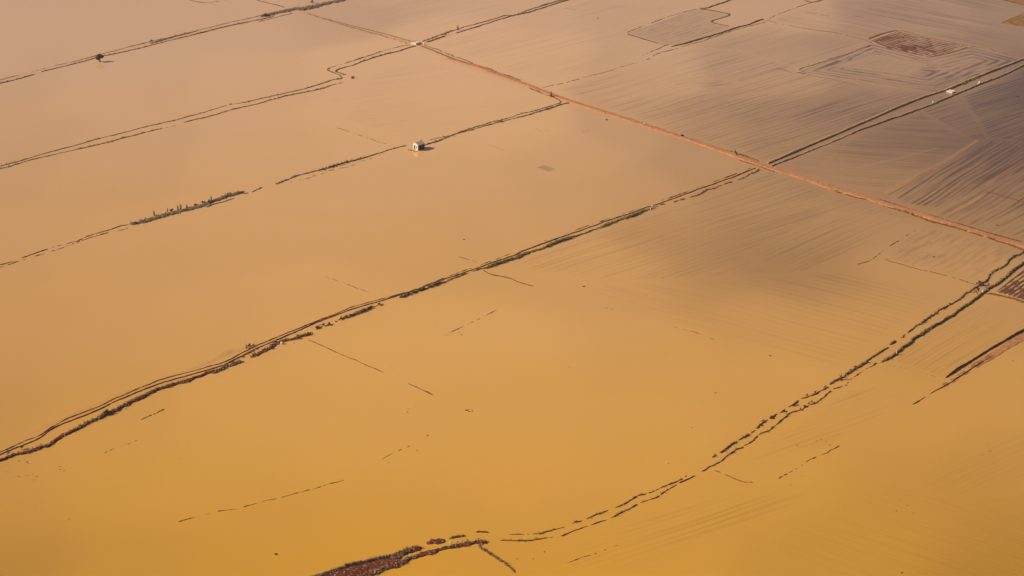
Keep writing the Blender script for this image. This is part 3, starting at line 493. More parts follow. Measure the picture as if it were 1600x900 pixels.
#TINT: how far the water colour is darkened at places on the plain: (photo x, y, dark amount)
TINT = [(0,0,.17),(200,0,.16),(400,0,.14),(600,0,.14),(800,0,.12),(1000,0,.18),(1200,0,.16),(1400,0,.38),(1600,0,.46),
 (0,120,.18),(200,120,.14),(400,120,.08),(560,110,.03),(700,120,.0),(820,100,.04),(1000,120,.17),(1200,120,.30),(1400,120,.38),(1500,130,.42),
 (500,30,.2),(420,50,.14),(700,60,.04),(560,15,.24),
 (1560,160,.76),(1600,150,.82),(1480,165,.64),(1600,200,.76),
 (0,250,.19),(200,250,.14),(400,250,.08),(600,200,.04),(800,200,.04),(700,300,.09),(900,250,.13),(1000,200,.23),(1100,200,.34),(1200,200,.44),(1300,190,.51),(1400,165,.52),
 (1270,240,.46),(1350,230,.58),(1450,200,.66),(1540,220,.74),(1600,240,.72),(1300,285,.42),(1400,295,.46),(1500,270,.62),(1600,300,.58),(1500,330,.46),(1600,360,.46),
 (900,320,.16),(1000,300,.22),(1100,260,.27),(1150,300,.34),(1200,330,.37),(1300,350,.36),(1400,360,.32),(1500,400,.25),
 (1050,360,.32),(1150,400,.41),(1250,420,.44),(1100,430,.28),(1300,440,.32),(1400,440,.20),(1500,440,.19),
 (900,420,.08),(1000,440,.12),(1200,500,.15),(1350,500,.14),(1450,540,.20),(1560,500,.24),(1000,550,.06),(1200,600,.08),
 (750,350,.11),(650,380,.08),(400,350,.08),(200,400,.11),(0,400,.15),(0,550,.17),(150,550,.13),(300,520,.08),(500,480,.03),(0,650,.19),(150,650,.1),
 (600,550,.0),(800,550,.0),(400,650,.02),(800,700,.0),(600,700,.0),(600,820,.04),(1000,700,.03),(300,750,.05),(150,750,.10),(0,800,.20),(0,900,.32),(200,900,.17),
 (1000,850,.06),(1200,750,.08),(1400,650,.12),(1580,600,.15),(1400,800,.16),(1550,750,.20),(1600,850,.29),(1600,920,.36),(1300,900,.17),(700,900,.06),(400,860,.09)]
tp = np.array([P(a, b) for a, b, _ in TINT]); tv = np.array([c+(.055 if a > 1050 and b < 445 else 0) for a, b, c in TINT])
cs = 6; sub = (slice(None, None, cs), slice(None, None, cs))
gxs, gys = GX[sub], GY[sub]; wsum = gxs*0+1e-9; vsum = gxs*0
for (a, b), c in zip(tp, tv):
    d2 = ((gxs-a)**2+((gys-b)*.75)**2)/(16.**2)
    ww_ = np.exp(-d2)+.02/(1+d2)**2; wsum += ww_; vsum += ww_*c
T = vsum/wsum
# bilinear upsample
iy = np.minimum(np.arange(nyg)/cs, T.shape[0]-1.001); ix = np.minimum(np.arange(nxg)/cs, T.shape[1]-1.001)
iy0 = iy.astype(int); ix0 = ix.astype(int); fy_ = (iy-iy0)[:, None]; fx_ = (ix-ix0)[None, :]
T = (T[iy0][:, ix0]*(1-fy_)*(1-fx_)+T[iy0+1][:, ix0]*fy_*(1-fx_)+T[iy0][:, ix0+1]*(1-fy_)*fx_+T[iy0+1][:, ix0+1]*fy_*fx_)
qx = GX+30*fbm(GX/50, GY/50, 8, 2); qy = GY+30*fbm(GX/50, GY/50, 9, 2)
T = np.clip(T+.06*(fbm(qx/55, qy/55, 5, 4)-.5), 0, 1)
# fade everything towards the outer sheet
fade = ss(0, 25, np.minimum(np.minimum(GX-x0, x1-GX), np.minimum(GY-y0, y1-GY)))
V = np.stack([GX, GY, GX*0], -1).reshape(-1, 3)
i = np.arange(nyg-1)[:, None]*nxg; j = np.arange(nxg-1)[None, :]; a = i+j
Q = np.stack([a, a+1, a+nxg+1, a+nxg], -1).reshape(-1, 4)
xe, ye = gx[-1], gy[-1]; B = 14000.
ov = np.array([[-B, -B, 0], [B, -B, 0], [B, y0, 0], [-B, y0, 0], [-B, ye, 0], [B, ye, 0], [B, B, 0], [-B, B, 0], [x0, y0, 0], [x0, ye, 0], [xe, y0, 0], [xe, ye, 0]], float)
b0 = len(V)
oq = np.array([[0, 1, 2, 3], [4, 5, 6, 7], [3, 8, 9, 4], [10, 2, 5, 11]])+b0
V = np.concatenate([V, ov]); Q = np.concatenate([Q, oq])
me = npmesh('water', V, Q)
def pad(q): return np.r_[(q*fade).ravel(), np.zeros(len(ov))]
att(me, 'darkening', np.r_[(T*fade+.1*(1-fade)).ravel(), np.full(len(ov), .1)])
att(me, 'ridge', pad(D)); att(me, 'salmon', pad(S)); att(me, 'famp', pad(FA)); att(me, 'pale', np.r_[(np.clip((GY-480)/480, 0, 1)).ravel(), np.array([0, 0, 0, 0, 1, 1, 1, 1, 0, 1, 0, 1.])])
att(me, 'fu', np.r_[FU.ravel(), np.zeros(len(ov))]); att(me, 'fv', np.r_[FV.ravel(), np.zeros(len(ov))])
m, nt, b = mat_new('muddy_water'); q = N(nt)
geo = q.n('ShaderNodeNewGeometry'); pos = geo.outputs['Position']
cmb = q.n('ShaderNodeCombineXYZ'); q.l(q.att('fu'), cmb.inputs[0]); q.l(q.att('fv'), cmb.inputs[1])
sn = q.math('SINE', q.math('ADD', q.math('MULTIPLY', q.att('fu'), 4.6), q.math('MULTIPLY', q.noise(cmb.outputs[0], .3, 1), 5.)))
st = q.math('ADD', q.math('ADD', q.math('MULTIPLY', q.noise(cmb.outputs[0], 1.0, 3, .65), .60), q.math('MULTIPLY', q.noise(cmb.outputs[0], 2.7, 1, .5), .22)), q.math('MULTIPLY', sn, .045))
st = q.math('ADD', st, .09)
mr = q.n('ShaderNodeMapRange', interpolation_type='SMOOTHSTEP'); q.l(st, mr.inputs[0]); mr.inputs[1].default_value = .42; mr.inputs[2].default_value = .72
patch = q.noise(pos, .022, 2, .5)
mp = q.n('ShaderNodeMapRange'); q.l(patch, mp.inputs[0]); mp.inputs[1].default_value = .35; mp.inputs[2].default_value = .62; mp.inputs[3].default_value = .35
fur = q.math('MULTIPLY', q.math('MULTIPLY', mr.outputs[0], q.att('famp')), mp.outputs[0])
sm = q.noise(pos, .35, 3, .6)
Dk = q.math('ADD', q.att('darkening'), q.math('ADD', fur, q.math('MULTIPLY', q.math('SUBTRACT', sm, .5), .03)))
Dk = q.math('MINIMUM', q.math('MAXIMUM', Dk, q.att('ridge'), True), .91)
SALM = (.62, .255, .055); SILT = (.675, .310, .019); HAZE_PINK = (.76, .415, .187); DARK = (.080, .032, .012)
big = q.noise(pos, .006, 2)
c = q.mix(q.math('ADD', q.att('pale'), q.math('MULTIPLY', q.math('SUBTRACT', big, .5), .3), True), SILT, HAZE_PINK)  # farther water is coloured pinker: distant sky reflection and haze painted in
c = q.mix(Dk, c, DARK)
c = q.mix(q.att('salmon'), c, SALM)
q.l(c, b.inputs['Base Color'])
b.inputs['Roughness'].default_value = .07; b.inputs['IOR'].default_value = 1.33
bp = q.n('ShaderNodeBump'); bp.inputs['Strength'].default_value = .05; bp.inputs['Distance'].default_value = .1
q.l(q.noise(pos, 1.2, 3), bp.inputs['Height']); q.l(bp.outputs[0], b.inputs['Normal'])
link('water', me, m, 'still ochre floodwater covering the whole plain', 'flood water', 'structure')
gm = npmesh('ground', [[-B, -B, -.9], [B, -B, -.9], [B, B, -.9], [-B, B, -.9]], [[0, 1, 2, 3]])
link('ground', gm, M_ground, 'drowned farmland soil under the flood', 'ground', 'structure')

# ------------------------------------------------------------------ tilled plots whose ridges break the surface
def plot(s, direc, lam, base, amp, mat, label, seed, step=.45, conc=False, nz=.18):
    wp = poly(s); X, Y = np.meshgrid(np.arange(wp[:, 0].min(), wp[:, 0].max(), step), np.arange(wp[:, 1].min(), wp[:, 1].max(), step))
    ins = inside(X, Y, wp); d = edged(X, Y, wp)
    if conc: u = d/lam
    else:
        a = P(*direc[0]); b_ = P(*direc[1]); t = (b_-a)/np.hypot(*(b_-a)); u = (X*-t[1]+Y*t[0])/lam
    Z = base+amp*np.sin(2*math.pi*u+1.5*fbm(X/12, Y/12, seed, 2))+nz*(2*fbm(X/2.2, Y/2.2, seed+1, 3)-1)+.35*(fbm(X/14, Y/14, seed+2, 2)-.5)
    Z = np.where(ins, Z*ss(0, 1.2, d)-.3*(1-ss(0, 1.2, d)), -.5)
    nyy, nxx = X.shape; V = np.stack([X, Y, Z], -1).reshape(-1, 3)
    a = np.arange(nyy-1)[:, None]*nxx+np.arange(nxx-1)[None, :]
    Q = np.stack([a, a+1, a+nxx+1, a+nxx], -1).reshape(-1, 4)
    Q = Q[V[Q][:, :, 2].max(1) > -.1]; us, inv = np.unique(Q, return_inverse=True)
    link('ploughed_land', npmesh('ploughed_land', V[us], inv.reshape(-1, 4), True), mat, label, 'ploughed plot', 'structure')
plot('1358,63 1403,48 1512,72 1468,88 1440,87 1385,76', ((1380, 60), (1460, 80)), 2.3, -.02, .13, M_tilled, 'drowned brown plot with mud furrows showing, upper right', 201)
plot('1552,456 1600,416 1660,380 1660,485 1600,470', ((1560, 450), (1600, 422)), 1.7, .06, .12, M_tilled, 'bare furrowed plot rising from the flood at the right edge', 202)
plot('1558,36 1600,17 1640,0 1660,52 1600,43', ((1560, 36), (1600, 18)), 2.0, .10, .10, M_orange, 'small orange brown plot at the top right edge', 203)
plot('1552,-4 1600,8 1640,16 1700,-20 1560,-30', ((1560, 0), (1600, 9)), 3.0, .3, .05, M_orange, 'flat ochre land beyond the flood in the top right corner', 204, step=.9)
ribbon('earth_bank', '1545,-5,1 1560,-1,1 1580,3,1 1600,8,1 1640,17,1', 1.5, .5, M_brown, 'dark edge bank of the ochre land in the top right corner', seed=161, e0=1)

# ------------------------------------------------------------------ grass, stones
def tufts(name, sel, mat, label, blades=9):
    if not sel: return
    g = np.array([s[:4] for s in sel]); n = len(g); rs = np.random.RandomState(3)
    R = np.repeat(g, blades, 0); m_ = len(R)
    an = rs.rand(m_)*6.283; r = rs.rand(m_)*.22; h = R[:, 3]*(.5+.7*rs.rand(m_)); le = h*(.15+.5*rs.rand(m_)); la = rs.rand(m_)*6.283
    bx = R[:, 0]+r*np.cos(an); by = R[:, 1]+r*np.sin(an); wd = .03+.05*rs.rand(m_); ta = rs.rand(m_)*3.14
    v0 = np.stack([bx-wd*np.cos(ta), by-wd*np.sin(ta), R[:, 2]-.03], -1); v1 = np.stack([bx+wd*np.cos(ta), by+wd*np.sin(ta), R[:, 2]-.03], -1)
    v2 = np.stack([bx+le*np.cos(la), by+le*np.sin(la), R[:, 2]+h], -1)
    V = np.stack([v0, v1, v2], 1).reshape(-1, 3)
    link(name, npmesh(name, V, np.arange(len(V)).reshape(-1, 3)), mat, label, 'grass', 'stuff')
tufts('bank_grass', [g for g in GRASS if g[4] == 0], M_grass, 'dry straw coloured grass growing along the drowned banks')
tufts('green_bank_grass', [g for g in GRASS if g[4] == 1], M_green, 'greener weeds growing along the canal banks')
def stones(sel):
    g = np.array(sel); n = len(g); rs = np.random.RandomState(4)
    base = np.array([[1, 0, 0], [-1, 0, 0], [0, 1, 0], [0, -1, 0], [0, 0, .8], [0, 0, -.6]], float)
    fc = np.array([[0, 2, 4], [2, 1, 4], [1, 3, 4], [3, 0, 4], [2, 0, 5], [1, 2, 5], [3, 1, 5], [0, 3, 5]])
    V = base[None]*(g[:, 3][:, None, None])*(.7+.6*rs.rand(n, 6, 1))*1.2; V[:, :, :] += g[:, None, :3]
    Q = fc[None]+6*np.arange(n)[:, None, None]
    link('rubble', npmesh('rubble', V.reshape(-1, 3), Q.reshape(-1, 3)), M_stone, 'pale stones and debris scattered on the red and stony banks', 'rubble', 'stuff')
stones(STONES)

# ------------------------------------------------------------------ built things
def bm_box(bm, cx, cy, cz, sx, sy, sz, rot=0):
    M = Matrix.Translation((cx, cy, cz)) @ Matrix.Rotation(rot, 4, 'Z') @ Matrix.Diagonal((sx, sy, sz, 1))
    return bmesh.ops.create_cube(bm, size=1, matrix=M)['verts']
def bm_mesh(name, bm):
    me = bpy.data.meshes.new(name); bmesh.ops.recalc_face_normals(bm, faces=bm.faces); bm.to_mesh(me); bm.free(); return me
def empty(name, loc, rz=0, **k):
    o = bpy.data.objects.new(name, None); COL.objects.link(o); o.location = loc; o.rotation_euler = (0, 0, rz)
    for a, b_ in k.items(): o[a] = b_
    return o
# hut
pA = P(600, 240); pB = P(700, 211); dA = (pB-pA)/np.hypot(*(pB-pA)); angA = math.atan2(dA[1], dA[0])
W_, L_, EH, RH = 3.0, 3.5, 2.3, 3.0      # width across the gable, length, eaves, ridge
hp = P(653, 235.5)
# local frame: +x along the ridge (towards up-right in the photo), gable with the door at x=0, y=0 is the near (shaded) side, y=W the far side
hut = empty('hut', (hp[0], hp[1], 0), angA, label='small white gabled hut standing alone in the flood', category='hut')
T_ = .22
def gable(x, holes):
    bm = bmesh.new(); y0_, y1_ = 0, W_
    def quad(ya, yb, za, zb):
        bm_box(bm, x, (ya+yb)/2, (za+zb)/2, T_, yb-ya, zb-za)
    ys = sorted({0, W_} | {h for q_ in holes for h in q_[:2]})
    for a_, b_ in zip(ys[:-1], ys[1:]):
        hs = [h for h in holes if h[0] <= a_+1e-6 and h[1] >= b_-1e-6]
        if not hs: quad(a_, b_, -.3, EH)
        else:
            h = hs[0]
            if h[2] > -.3: quad(a_, b_, -.3, h[2])
            quad(a_, b_, h[3], EH)
    vs = [bm.verts.new((x+sx*T_/2, yy, zz)) for sx in (-1, 1) for yy, zz in ((0, EH), (W_, EH), (W_/2, RH))]
    bm.faces.new(vs[:3]); bm.faces.new(vs[3:]); 
    for a_, b_ in ((0, 1), (1, 2), (2, 0)): bm.faces.new((vs[a_], vs[b_], vs[b_+3], vs[a_+3]))
    return bm_mesh('wall', bm)
wl = link('wall', gable(T_/2, [(1.6, 2.45, -.3, 1.75), (.5, .98, .7, 1.6)]), M_white, parent=hut); wl['label'] = 'whitewashed gable wall with the door'
bm = bmesh.new(); bm_box(bm, L_/2, T_/2, EH/2-.15, L_-2*T_-.01, T_, EH+.3)
link('wall', bm_mesh('wall', bm), M_brick, parent=hut)['label'] = 'dark brick side wall'
bm = bmesh.new(); bm_box(bm, L_/2, W_-T_/2, EH/2-.15, L_-2*T_-.01, T_, EH+.3)
link('wall', bm_mesh('wall', bm), M_brick, parent=hut)
link('wall', gable(L_-T_/2, []), M_brick, parent=hut)
bm = bmesh.new(); bm_box(bm, T_*.5, 2.025, .72, .06, .84, 2.04)
dr = link('door', bm_mesh('door', bm), M_black, parent=hut)
bm = bmesh.new(); bm_box(bm, T_*.25, 1.75, .85, .04, .05, .16)
link('handle', bm_mesh('handle', bm), M_stone, parent=dr)
bm = bmesh.new(); bm_box(bm, T_*.5, .74, 1.15, .05, .47, .89)
link('window', bm_mesh('window', bm), M_black, parent=hut)
# roof: two slopes of tiles, far corner of the near slope broken away
bm = bmesh.new()
def slope(ya, za, yb, zb, xa, xb, xb2=None):
    xb2 = xb if xb2 is None else xb2; th = .12
    nrows, ncol = 8, 14; vs = {}
    for i_ in range(nrows+1):
        f_ = i_/nrows
        for j_ in range(ncol+1):
            g_ = j_/ncol; xx = xa+(xb+(xb2-xb)*f_-xa)*g_
            zz = za+(zb-za)*f_+.025*(j_ % 2)+.03*math.sin(3*g_+f_)
            vs[i_, j_] = (bm.verts.new((xx, ya+(yb-ya)*f_, zz+th)), bm.verts.new((xx, ya+(yb-ya)*f_, zz)))
    for i_ in range(nrows):
        for j_ in range(ncol):
            for k_ in (0, 1): bm.faces.new((vs[i_, j_][k_], vs[i_, j_+1][k_], vs[i_+1, j_+1][k_], vs[i_+1, j_][k_]))
    rim_ = [(i_, 0) for i_ in range(nrows)]+[(nrows, j_) for j_ in range(ncol)]+[(i_, ncol) for i_ in range(nrows, 0, -1)]+[(0, j_) for j_ in range(ncol, 0, -1)]
    for p_, n_ in zip(rim_, rim_[1:]+rim_[:1]): bm.faces.new((vs[p_][0], vs[p_][1], vs[n_][1], vs[n_][0]))
slope(-.28, EH-.13, W_/2, RH+.01, -.06, L_+.12, L_-.25)
slope(W_+.28, EH-.13, W_/2+.012, RH+.012, -.06, L_+.15)
rf = link('roof', bm_mesh('roof', bm), M_tile, parent=hut)
bm = bmesh.new(); bm_box(bm, L_-.45, W_/2+.1, RH+.02, .4, .35, .5)
link('chimney', bm_mesh('chimney', bm), M_brick, parent=rf)
ribbon('earth_bank', '634,233,.8 640,234.5,.95 650,236.5,.95 657,237,.7', 1.5, .25, M_brown, 'little heap of rubble and mud at the foot of the hut', seed=171, e0=.9, stones=3, rough=.25, grass=3)

# culvert slabs
def slab(px, py, lx, ly, h, ang, label, mat=M_conc, name='culvert_slab', cat='culvert slab'):
    c_ = P(px, py); root = empty(name, (c_[0], c_[1], 0), ang, label=label, category=cat)
    bm = bmesh.new(); vs = bm_box(bm, 0, 0, h/2, lx, ly, h); bmesh.ops.bevel(bm, geom=bm.edges[:], offset=.05, segments=1, affect='EDGES')
    link('deck', bm_mesh('deck', bm), mat, parent=root)
    for s_ in (-1, 1):
        bm = bmesh.new(); bm_box(bm, s_*(lx/2-.14), 0, h+.1, .22, ly, .2); bmesh.ops.bevel(bm, geom=bm.edges[:], offset=.03, segments=1, affect='EDGES')
        link('kerb', bm_mesh('kerb', bm), mat, parent=root)
    return root
rA = P(600, 52); rB = P(700, 90); angR = math.atan2(rB[1]-rA[1], rB[0]-rA[0])
slab(650, 68.3, 3.6, 3.0, .75, angR+.1, 'pale concrete culvert slab where the drowned road meets the zigzag ridges')
cA = P(1440, 156); cB = P(1530, 122); angC = math.atan2(cB[1]-cA[1], cB[0]-cA[0])
slab(1485.5, 144.3, 2.3, 3.0, .6, angC, 'pale concrete slab bridging the straight canal at the upper right')

def rock(px, py, sx, sy, sz, label, mat=M_white, name='boulder', cat='boulder', rz=0, seed=0, z=0.0, group=None):
    bm = bmesh.new(); bmesh.ops.create_icosphere(bm, subdivisions=2, radius=1)
    rs = random.Random(seed)
    for v in bm.verts:
        f_ = 1+.35*(rs.random()-.5); v.co = Vector((v.co.x*sx*f_, v.co.y*sy*f_, max(-.4, v.co.z)*sz*f_))
    p = P(px, py); o = link(name, bm_mesh(name, bm), mat, label, cat, group=group); o.location = (p[0], p[1], z); o.rotation_euler[2] = rz; return o
rock(662.3, 69.3, .45, .4, .9, 'small whitish block just right of the pale culvert slab', name='concrete_block', cat='block', seed=1)
rock(1530.5, 131.5, .55, .45, .9, 'bright white lump of debris on the bank right of the canal slab', seed=2, z=.4)
rock(1527.5, 133.3, .35, .3, .5, 'smaller white fragment touching the bright lump near the canal slab', seed=3, z=.3)
rock(1457.5, 161, .25, .25, .6, 'tiny white stone on the canal bank left of the canal slab', seed=4, z=.4)
rock(441, 537.5, .62, .4, .5, 'white slab of rock on the bank near the right end of the red bank', seed=5, z=.3)
rock(195.5, 639, .25, .2, .35, 'small white stone below the large black shrub', seed=6, z=.2)
rock(458.5, 536, .2, .18, .45, 'tiny white stone right of the white slab of rock', seed=7, z=.1)
rock(258, 334, .38, .3, .45, 'brightest white stone on the stony islet', seed=8, z=.4)
rock(269, 335, .22, .22, .35, 'second pale stone, on the right of the brightest one on the stony islet', seed=9, z=.4)
rock(493, 9, .5, .4, .6, 'white stone on the rubble bank at the top', seed=10, z=.5)
rock(1535.5, 459, .4, .3, .6, 'white stone in the tangled crossing at the right', seed=11, z=.8)
rock(1508, 475, .2, .2, .4, 'small white stone on the tall weedy bank below the tangled crossing', seed=12, z=.8)
rock(704, 850.5, .22, .2, .35, 'white stone on the stony red bank below the bare oval islet', seed=13, z=.5)
rock(586, 896, .18, .15, .3, 'white stone at the bottom edge of the broad red bank', seed=14, z=.5)
rock(762, 853, .3, .25, .12, 'whitish patch of debris right of the fork in the bottom bank', seed=15, mat=M_stone)
rock(1019, 322.5, .35, .25, .5, 'pale stone on the ridge near the right end of the weed-covered bank', seed=16, z=.1)
rock(1016.5, 328, .3, .25, .6, 'pale stone on the weed-covered bank near its right end', seed=17, z=.3)
rock(591.5, 217.5, .2, .2, .3, 'speck of pale debris above the hut', seed=18) if False else None
rock(1042, 723.5, .18, .16, .45, 'tiny white float drifting above the curving canal', seed=19, name='float', cat='float')
rock(934, 29, .3, .25, .4, 'tiny dark clod alone in the upper field', mat=M_brown, seed=20, name='mud_clod', cat='clod')
rock(948, 187.5, .45, .4, .5, 'round black clod in the water just below the salmon road', mat=M_brown, seed=21, name='mud_clod', cat='clod')
rock(431, 866, .42, .34, .35, 'dark lump floating near the bottom left of the large field', mat=M_brown, seed=22, name='mud_clod', cat='clod')
rock(1066, 213.5, .75, .5, .7, 'dark heap on the upper edge of the salmon road', mat=M_black, seed=23, name='dirt_heap', cat='heap', z=.3)
rock(912, 447.5, .55, .4, .15, 'flat dark clod in the field right of the wavy ditch line', mat=M_brown, seed=24, name='mud_clod', cat='clod')
rock(725, 374, .6, .3, .14, 'flat mud speck above the centre', mat=M_brown, seed=25, name='mud_clod', cat='clod')
rock(1203, 556, .5, .3, .12, 'small mud speck left of the curving canal', mat=M_brown, seed=26, name='mud_clod', cat='clod')
rock(668, 681, .25, .2, .25, 'tiny dark clod in the middle of the bottom field', mat=M_brown, seed=27, name='mud_clod', cat='clod')
rock(652, 704.5, .3, .2, .12, 'tiny flat speck under the clod in the bottom field', mat=M_brown, seed=28, name='mud_clod', cat='clod')
rock(1409, 895, .3, .22, .25, 'small dark clod at the bottom edge, right', mat=M_brown, seed=29, name='mud_clod', cat='clod')
rock(729, 641, .55, .3, .2, 'ragged mud crumb right of the two mud dashes', mat=M_brown, seed=30, name='mud_clod', cat='clod')
rock(733, 643, .3, .2, .15, 'smaller crumb touching the ragged one, right of the mud dashes', mat=M_brown, seed=31, name='mud_clod', cat='clod')
rock(709, 713, .2, .2, .1, 'faint speck in the bottom field', mat=M_brown, seed=32, name='mud_clod', cat='clod') if False else None
rock(1459, 401.5, .7, .3, .2, 'short dark mud fleck among the stripes of the striped field at the right', mat=M_brown, seed=33, name='mud_clod', cat='clod', rz=.7)
rock(1558, 352, .6, .4, .2, 'brown clod in the dark field above the salmon road', mat=M_brown, seed=34, name='mud_clod', cat='clod')
rock(108, 812, .25, .15, .1, 'flat speck in the lower left field', mat=M_brown, seed=35, name='mud_clod', cat='clod')
for k_, (a_, b_) in enumerate([(1001, 174), (1007, 189), (1023, 197.5)]):
    rock([1001, 1007, 1023][k_], [192, 194.5, 198][k_], .3, .25, .4, ['upper left of the three pale stones beside the salmon road', 'middle one of the three pale stones beside the salmon road', 'brightest and lower right of the three pale stones beside the salmon road'][k_], seed=36+k_, z=.3, group='three pale stones beside the road')
cr = []
rc = np.random.RandomState(9)
def crumbs(px, py, n, sx, sy, size=.12):
    for _ in range(n):
        p = P(px+rc.randn()*sx, py+rc.randn()*sy); cr.append((p[0], p[1], 0, size*(.4+rc.rand()), rc.rand()*.6))
for a_ in ((95, 730, 6, 8, 3), (40, 722, 5, 4, 2), (46, 745, 8, 6, 4), (12, 736, 5, 6, 2), (600, 575, 4, 10, 4), (720, 522, 4, 3, 2), (640, 638, 4, 10, 3), (733, 641, 10, 5, 1.5), (185, 297, 5, 8, 1), (860, 200, 8, 12, 4), (520, 158, 8, 8, 2), (550, 52, 8, 20, 4), (915, 203, 6, 6, 3), (1180, 270, 8, 15, 4), (470, 98, 6, 10, 3), (1115, 250, 4, 20, 8), (1220, 420, 5, 20, 8), (1060, 620, 4, 50, 30), (1285, 690, 10, 25, 10), (1240, 740, 4, 15, 8), (1410, 790, 8, 12, 6), (1530, 700, 5, 12, 5), (300, 700, 5, 60, 25), (500, 690, 4, 80, 40), (900, 560, 5, 60, 30), (850, 870, 4, 20, 6), (1490, 430, 14, 25, 10), (1440, 385, 10, 20, 10), (1350, 120, 10, 20, 6), (1440, 125, 20, 25, 8)): crumbs(*a_)
V_, F_ = [], []
for (x_, y_, z_, s_, a_) in cr:
    k0 = len(V_)
    for q_ in range(6): V_.append((x_+s_*2.2*math.cos(q_*1.047+a_)*(.7+.5*rc.rand()), y_+s_*2.2*math.sin(q_*1.047+a_)*(.7+.5*rc.rand()), -.02))
    V_.append((x_, y_, s_*.9))
    for q_ in range(6): F_.append((k0+q_, k0+(q_+1) % 6, k0+6))
link('mud_crumbs', npmesh('mud_crumbs', V_, F_), M_brown, 'tiny mud crumbs and floating scraps dotted over the flood', 'debris', 'stuff')
# posts
def post(px, py, h, r, mat, label, lean=0, z=0):
    bm = bmesh.new(); bmesh.ops.create_cone(bm, segments=10, radius1=r, radius2=r*.85, depth=h, cap_ends=True, matrix=Matrix.Translation((0, 0, h/2)))
    bmesh.ops.create_cone(bm, segments=10, radius1=r*.85, radius2=r*.2, depth=r, cap_ends=True, matrix=Matrix.Translation((0, 0, h+r/2)))
    p = P(px, py); o = link('post', bm_mesh('post', bm), mat, label, 'post'); o.location = (p[0], p[1], z); o.rotation_euler = (0, lean, 0)
post(1401, 554, 1.1, .17, M_white, 'short white post on the tall weedy bank of the right canal', z=.2)
post(1210.5, 264.5, 1.0, .14, M_white, 'white marker post at the road edge right of the crossing')
post(1146.5, 240.5, .9, .12, M_white, 'white marker post at the upper road edge left of the crossing')
post(1151.5, 243.5, 2.2, .2, M_black, 'dark leaning post on the road edge left of the crossing', lean=-.35, z=.2)
post(1282, 288, .8, .11, M_white, 'white marker post on the salmon road between the crossing and the striped field')
post(1475.5, 344, .8, .1, M_white, 'white marker post on the upper verge of the salmon road near the right edge')
post(498, 268, 1.1, .1, M_stone, 'pale stub post in the dead stalks left of the hut')

# tree
def leafcloud(n, rad, cz, rs, size=.3, squash=.85, lobes=7):
    vs, fs = [], []
    cen = [Vector((rs.gauss(0, rad*.5), rs.gauss(0, rad*.5), cz+rs.gauss(0, rad*.42*squash))) for _ in range(lobes)]
    for _ in range(n):
        c_ = rs.choice(cen); d_ = Vector((rs.gauss(0, 1), rs.gauss(0, 1), rs.gauss(0, 1))).normalized()*rad*.45*(.55+.5*rs.random())
        p = c_+d_; a1 = Vector((rs.gauss(0, 1), rs.gauss(0, 1), rs.gauss(0, 1))).normalized(); a2 = a1.orthogonal().normalized()
        s_ = size*(.5+rs.random()*.7); k0 = len(vs)
        vs += [tuple(p+a1*s_*.5), tuple(p+a2*s_*.25), tuple(p-a1*s_*.5), tuple(p-a2*s_*.25)]; fs.append((k0, k0+1, k0+2, k0+3))
    return vs, fs
def tube(bm, p0, p1, r0, r1, seg=7):
    p0, p1 = Vector(p0), Vector(p1); d_ = p1-p0
    M = Matrix.Translation((p0+p1)/2) @ d_.to_track_quat('Z', 'Y').to_matrix().to_4x4()
    bmesh.ops.create_cone(bm, segments=seg, radius1=r0, radius2=r1, depth=d_.length, cap_ends=True, matrix=M)
rs = random.Random(5)
tpn = P(156.3, 96.5)
tree = empty('tree', (tpn[0], tpn[1], 0), 0, label='lone round dark tree standing in the flood at the upper left', category='tree')
bm = bmesh.new(); tube(bm, (0, 0, -.5), (.05, 0, .9), .24, .2); tube(bm, (-.1, 0, -.5), (-.7, 0, 1.4), .16, .12)
for (x_, y_, z_) in ((-1.0, .2, 2.3), (-.5, -.3, 2.6), (.25, .3, 2.9), (.7, -.2, 2.5), (.1, -.4, 2.4)): tube(bm, (.05, 0, .75), (x_, y_, z_), .09, .03)
link('trunk', bm_mesh('trunk', bm), M_bark, parent=tree)
vs, fs = [], []
for (cx, cy, cz, r_) in ((0, 0, 2.5, 1.0), (-1.1, .1, 2.1, .85), (-.9, -.2, 1.5, .7), (.9, 0, 2.4, .8), (.2, .2, 3.1, .7), (-.5, 0, 2.9, .75), (1.45, .1, 2.55, .5), (-.3, -.7, 1.9, .7), (.5, .6, 2.2, .7), (-.1, 0, 1.5, .5), (-1.5, .2, 1.8, .5)):
    for _ in range(210):
        d_ = Vector((rs.gauss(0, 1), rs.gauss(0, 1), rs.gauss(0, 1))).normalized()*r_*rs.random()**.4
        p = Vector((cx, cy, cz))+d_; a1 = Vector((rs.gauss(0, 1), rs.gauss(0, 1), rs.gauss(0, 1))).normalized(); a2 = a1.orthogonal().normalized(); s_ = .17+.17*rs.random(); k0 = len(vs)
        vs += [tuple(p+a1*s_*.6), tuple(p+a2*s_*.35), tuple(p-a1*s_*.6), tuple(p-a2*s_*.35)]; fs.append((k0, k0+1, k0+2, k0+3))
link('crown', npmesh('crown', vs, fs), M_leaf, parent=tree)

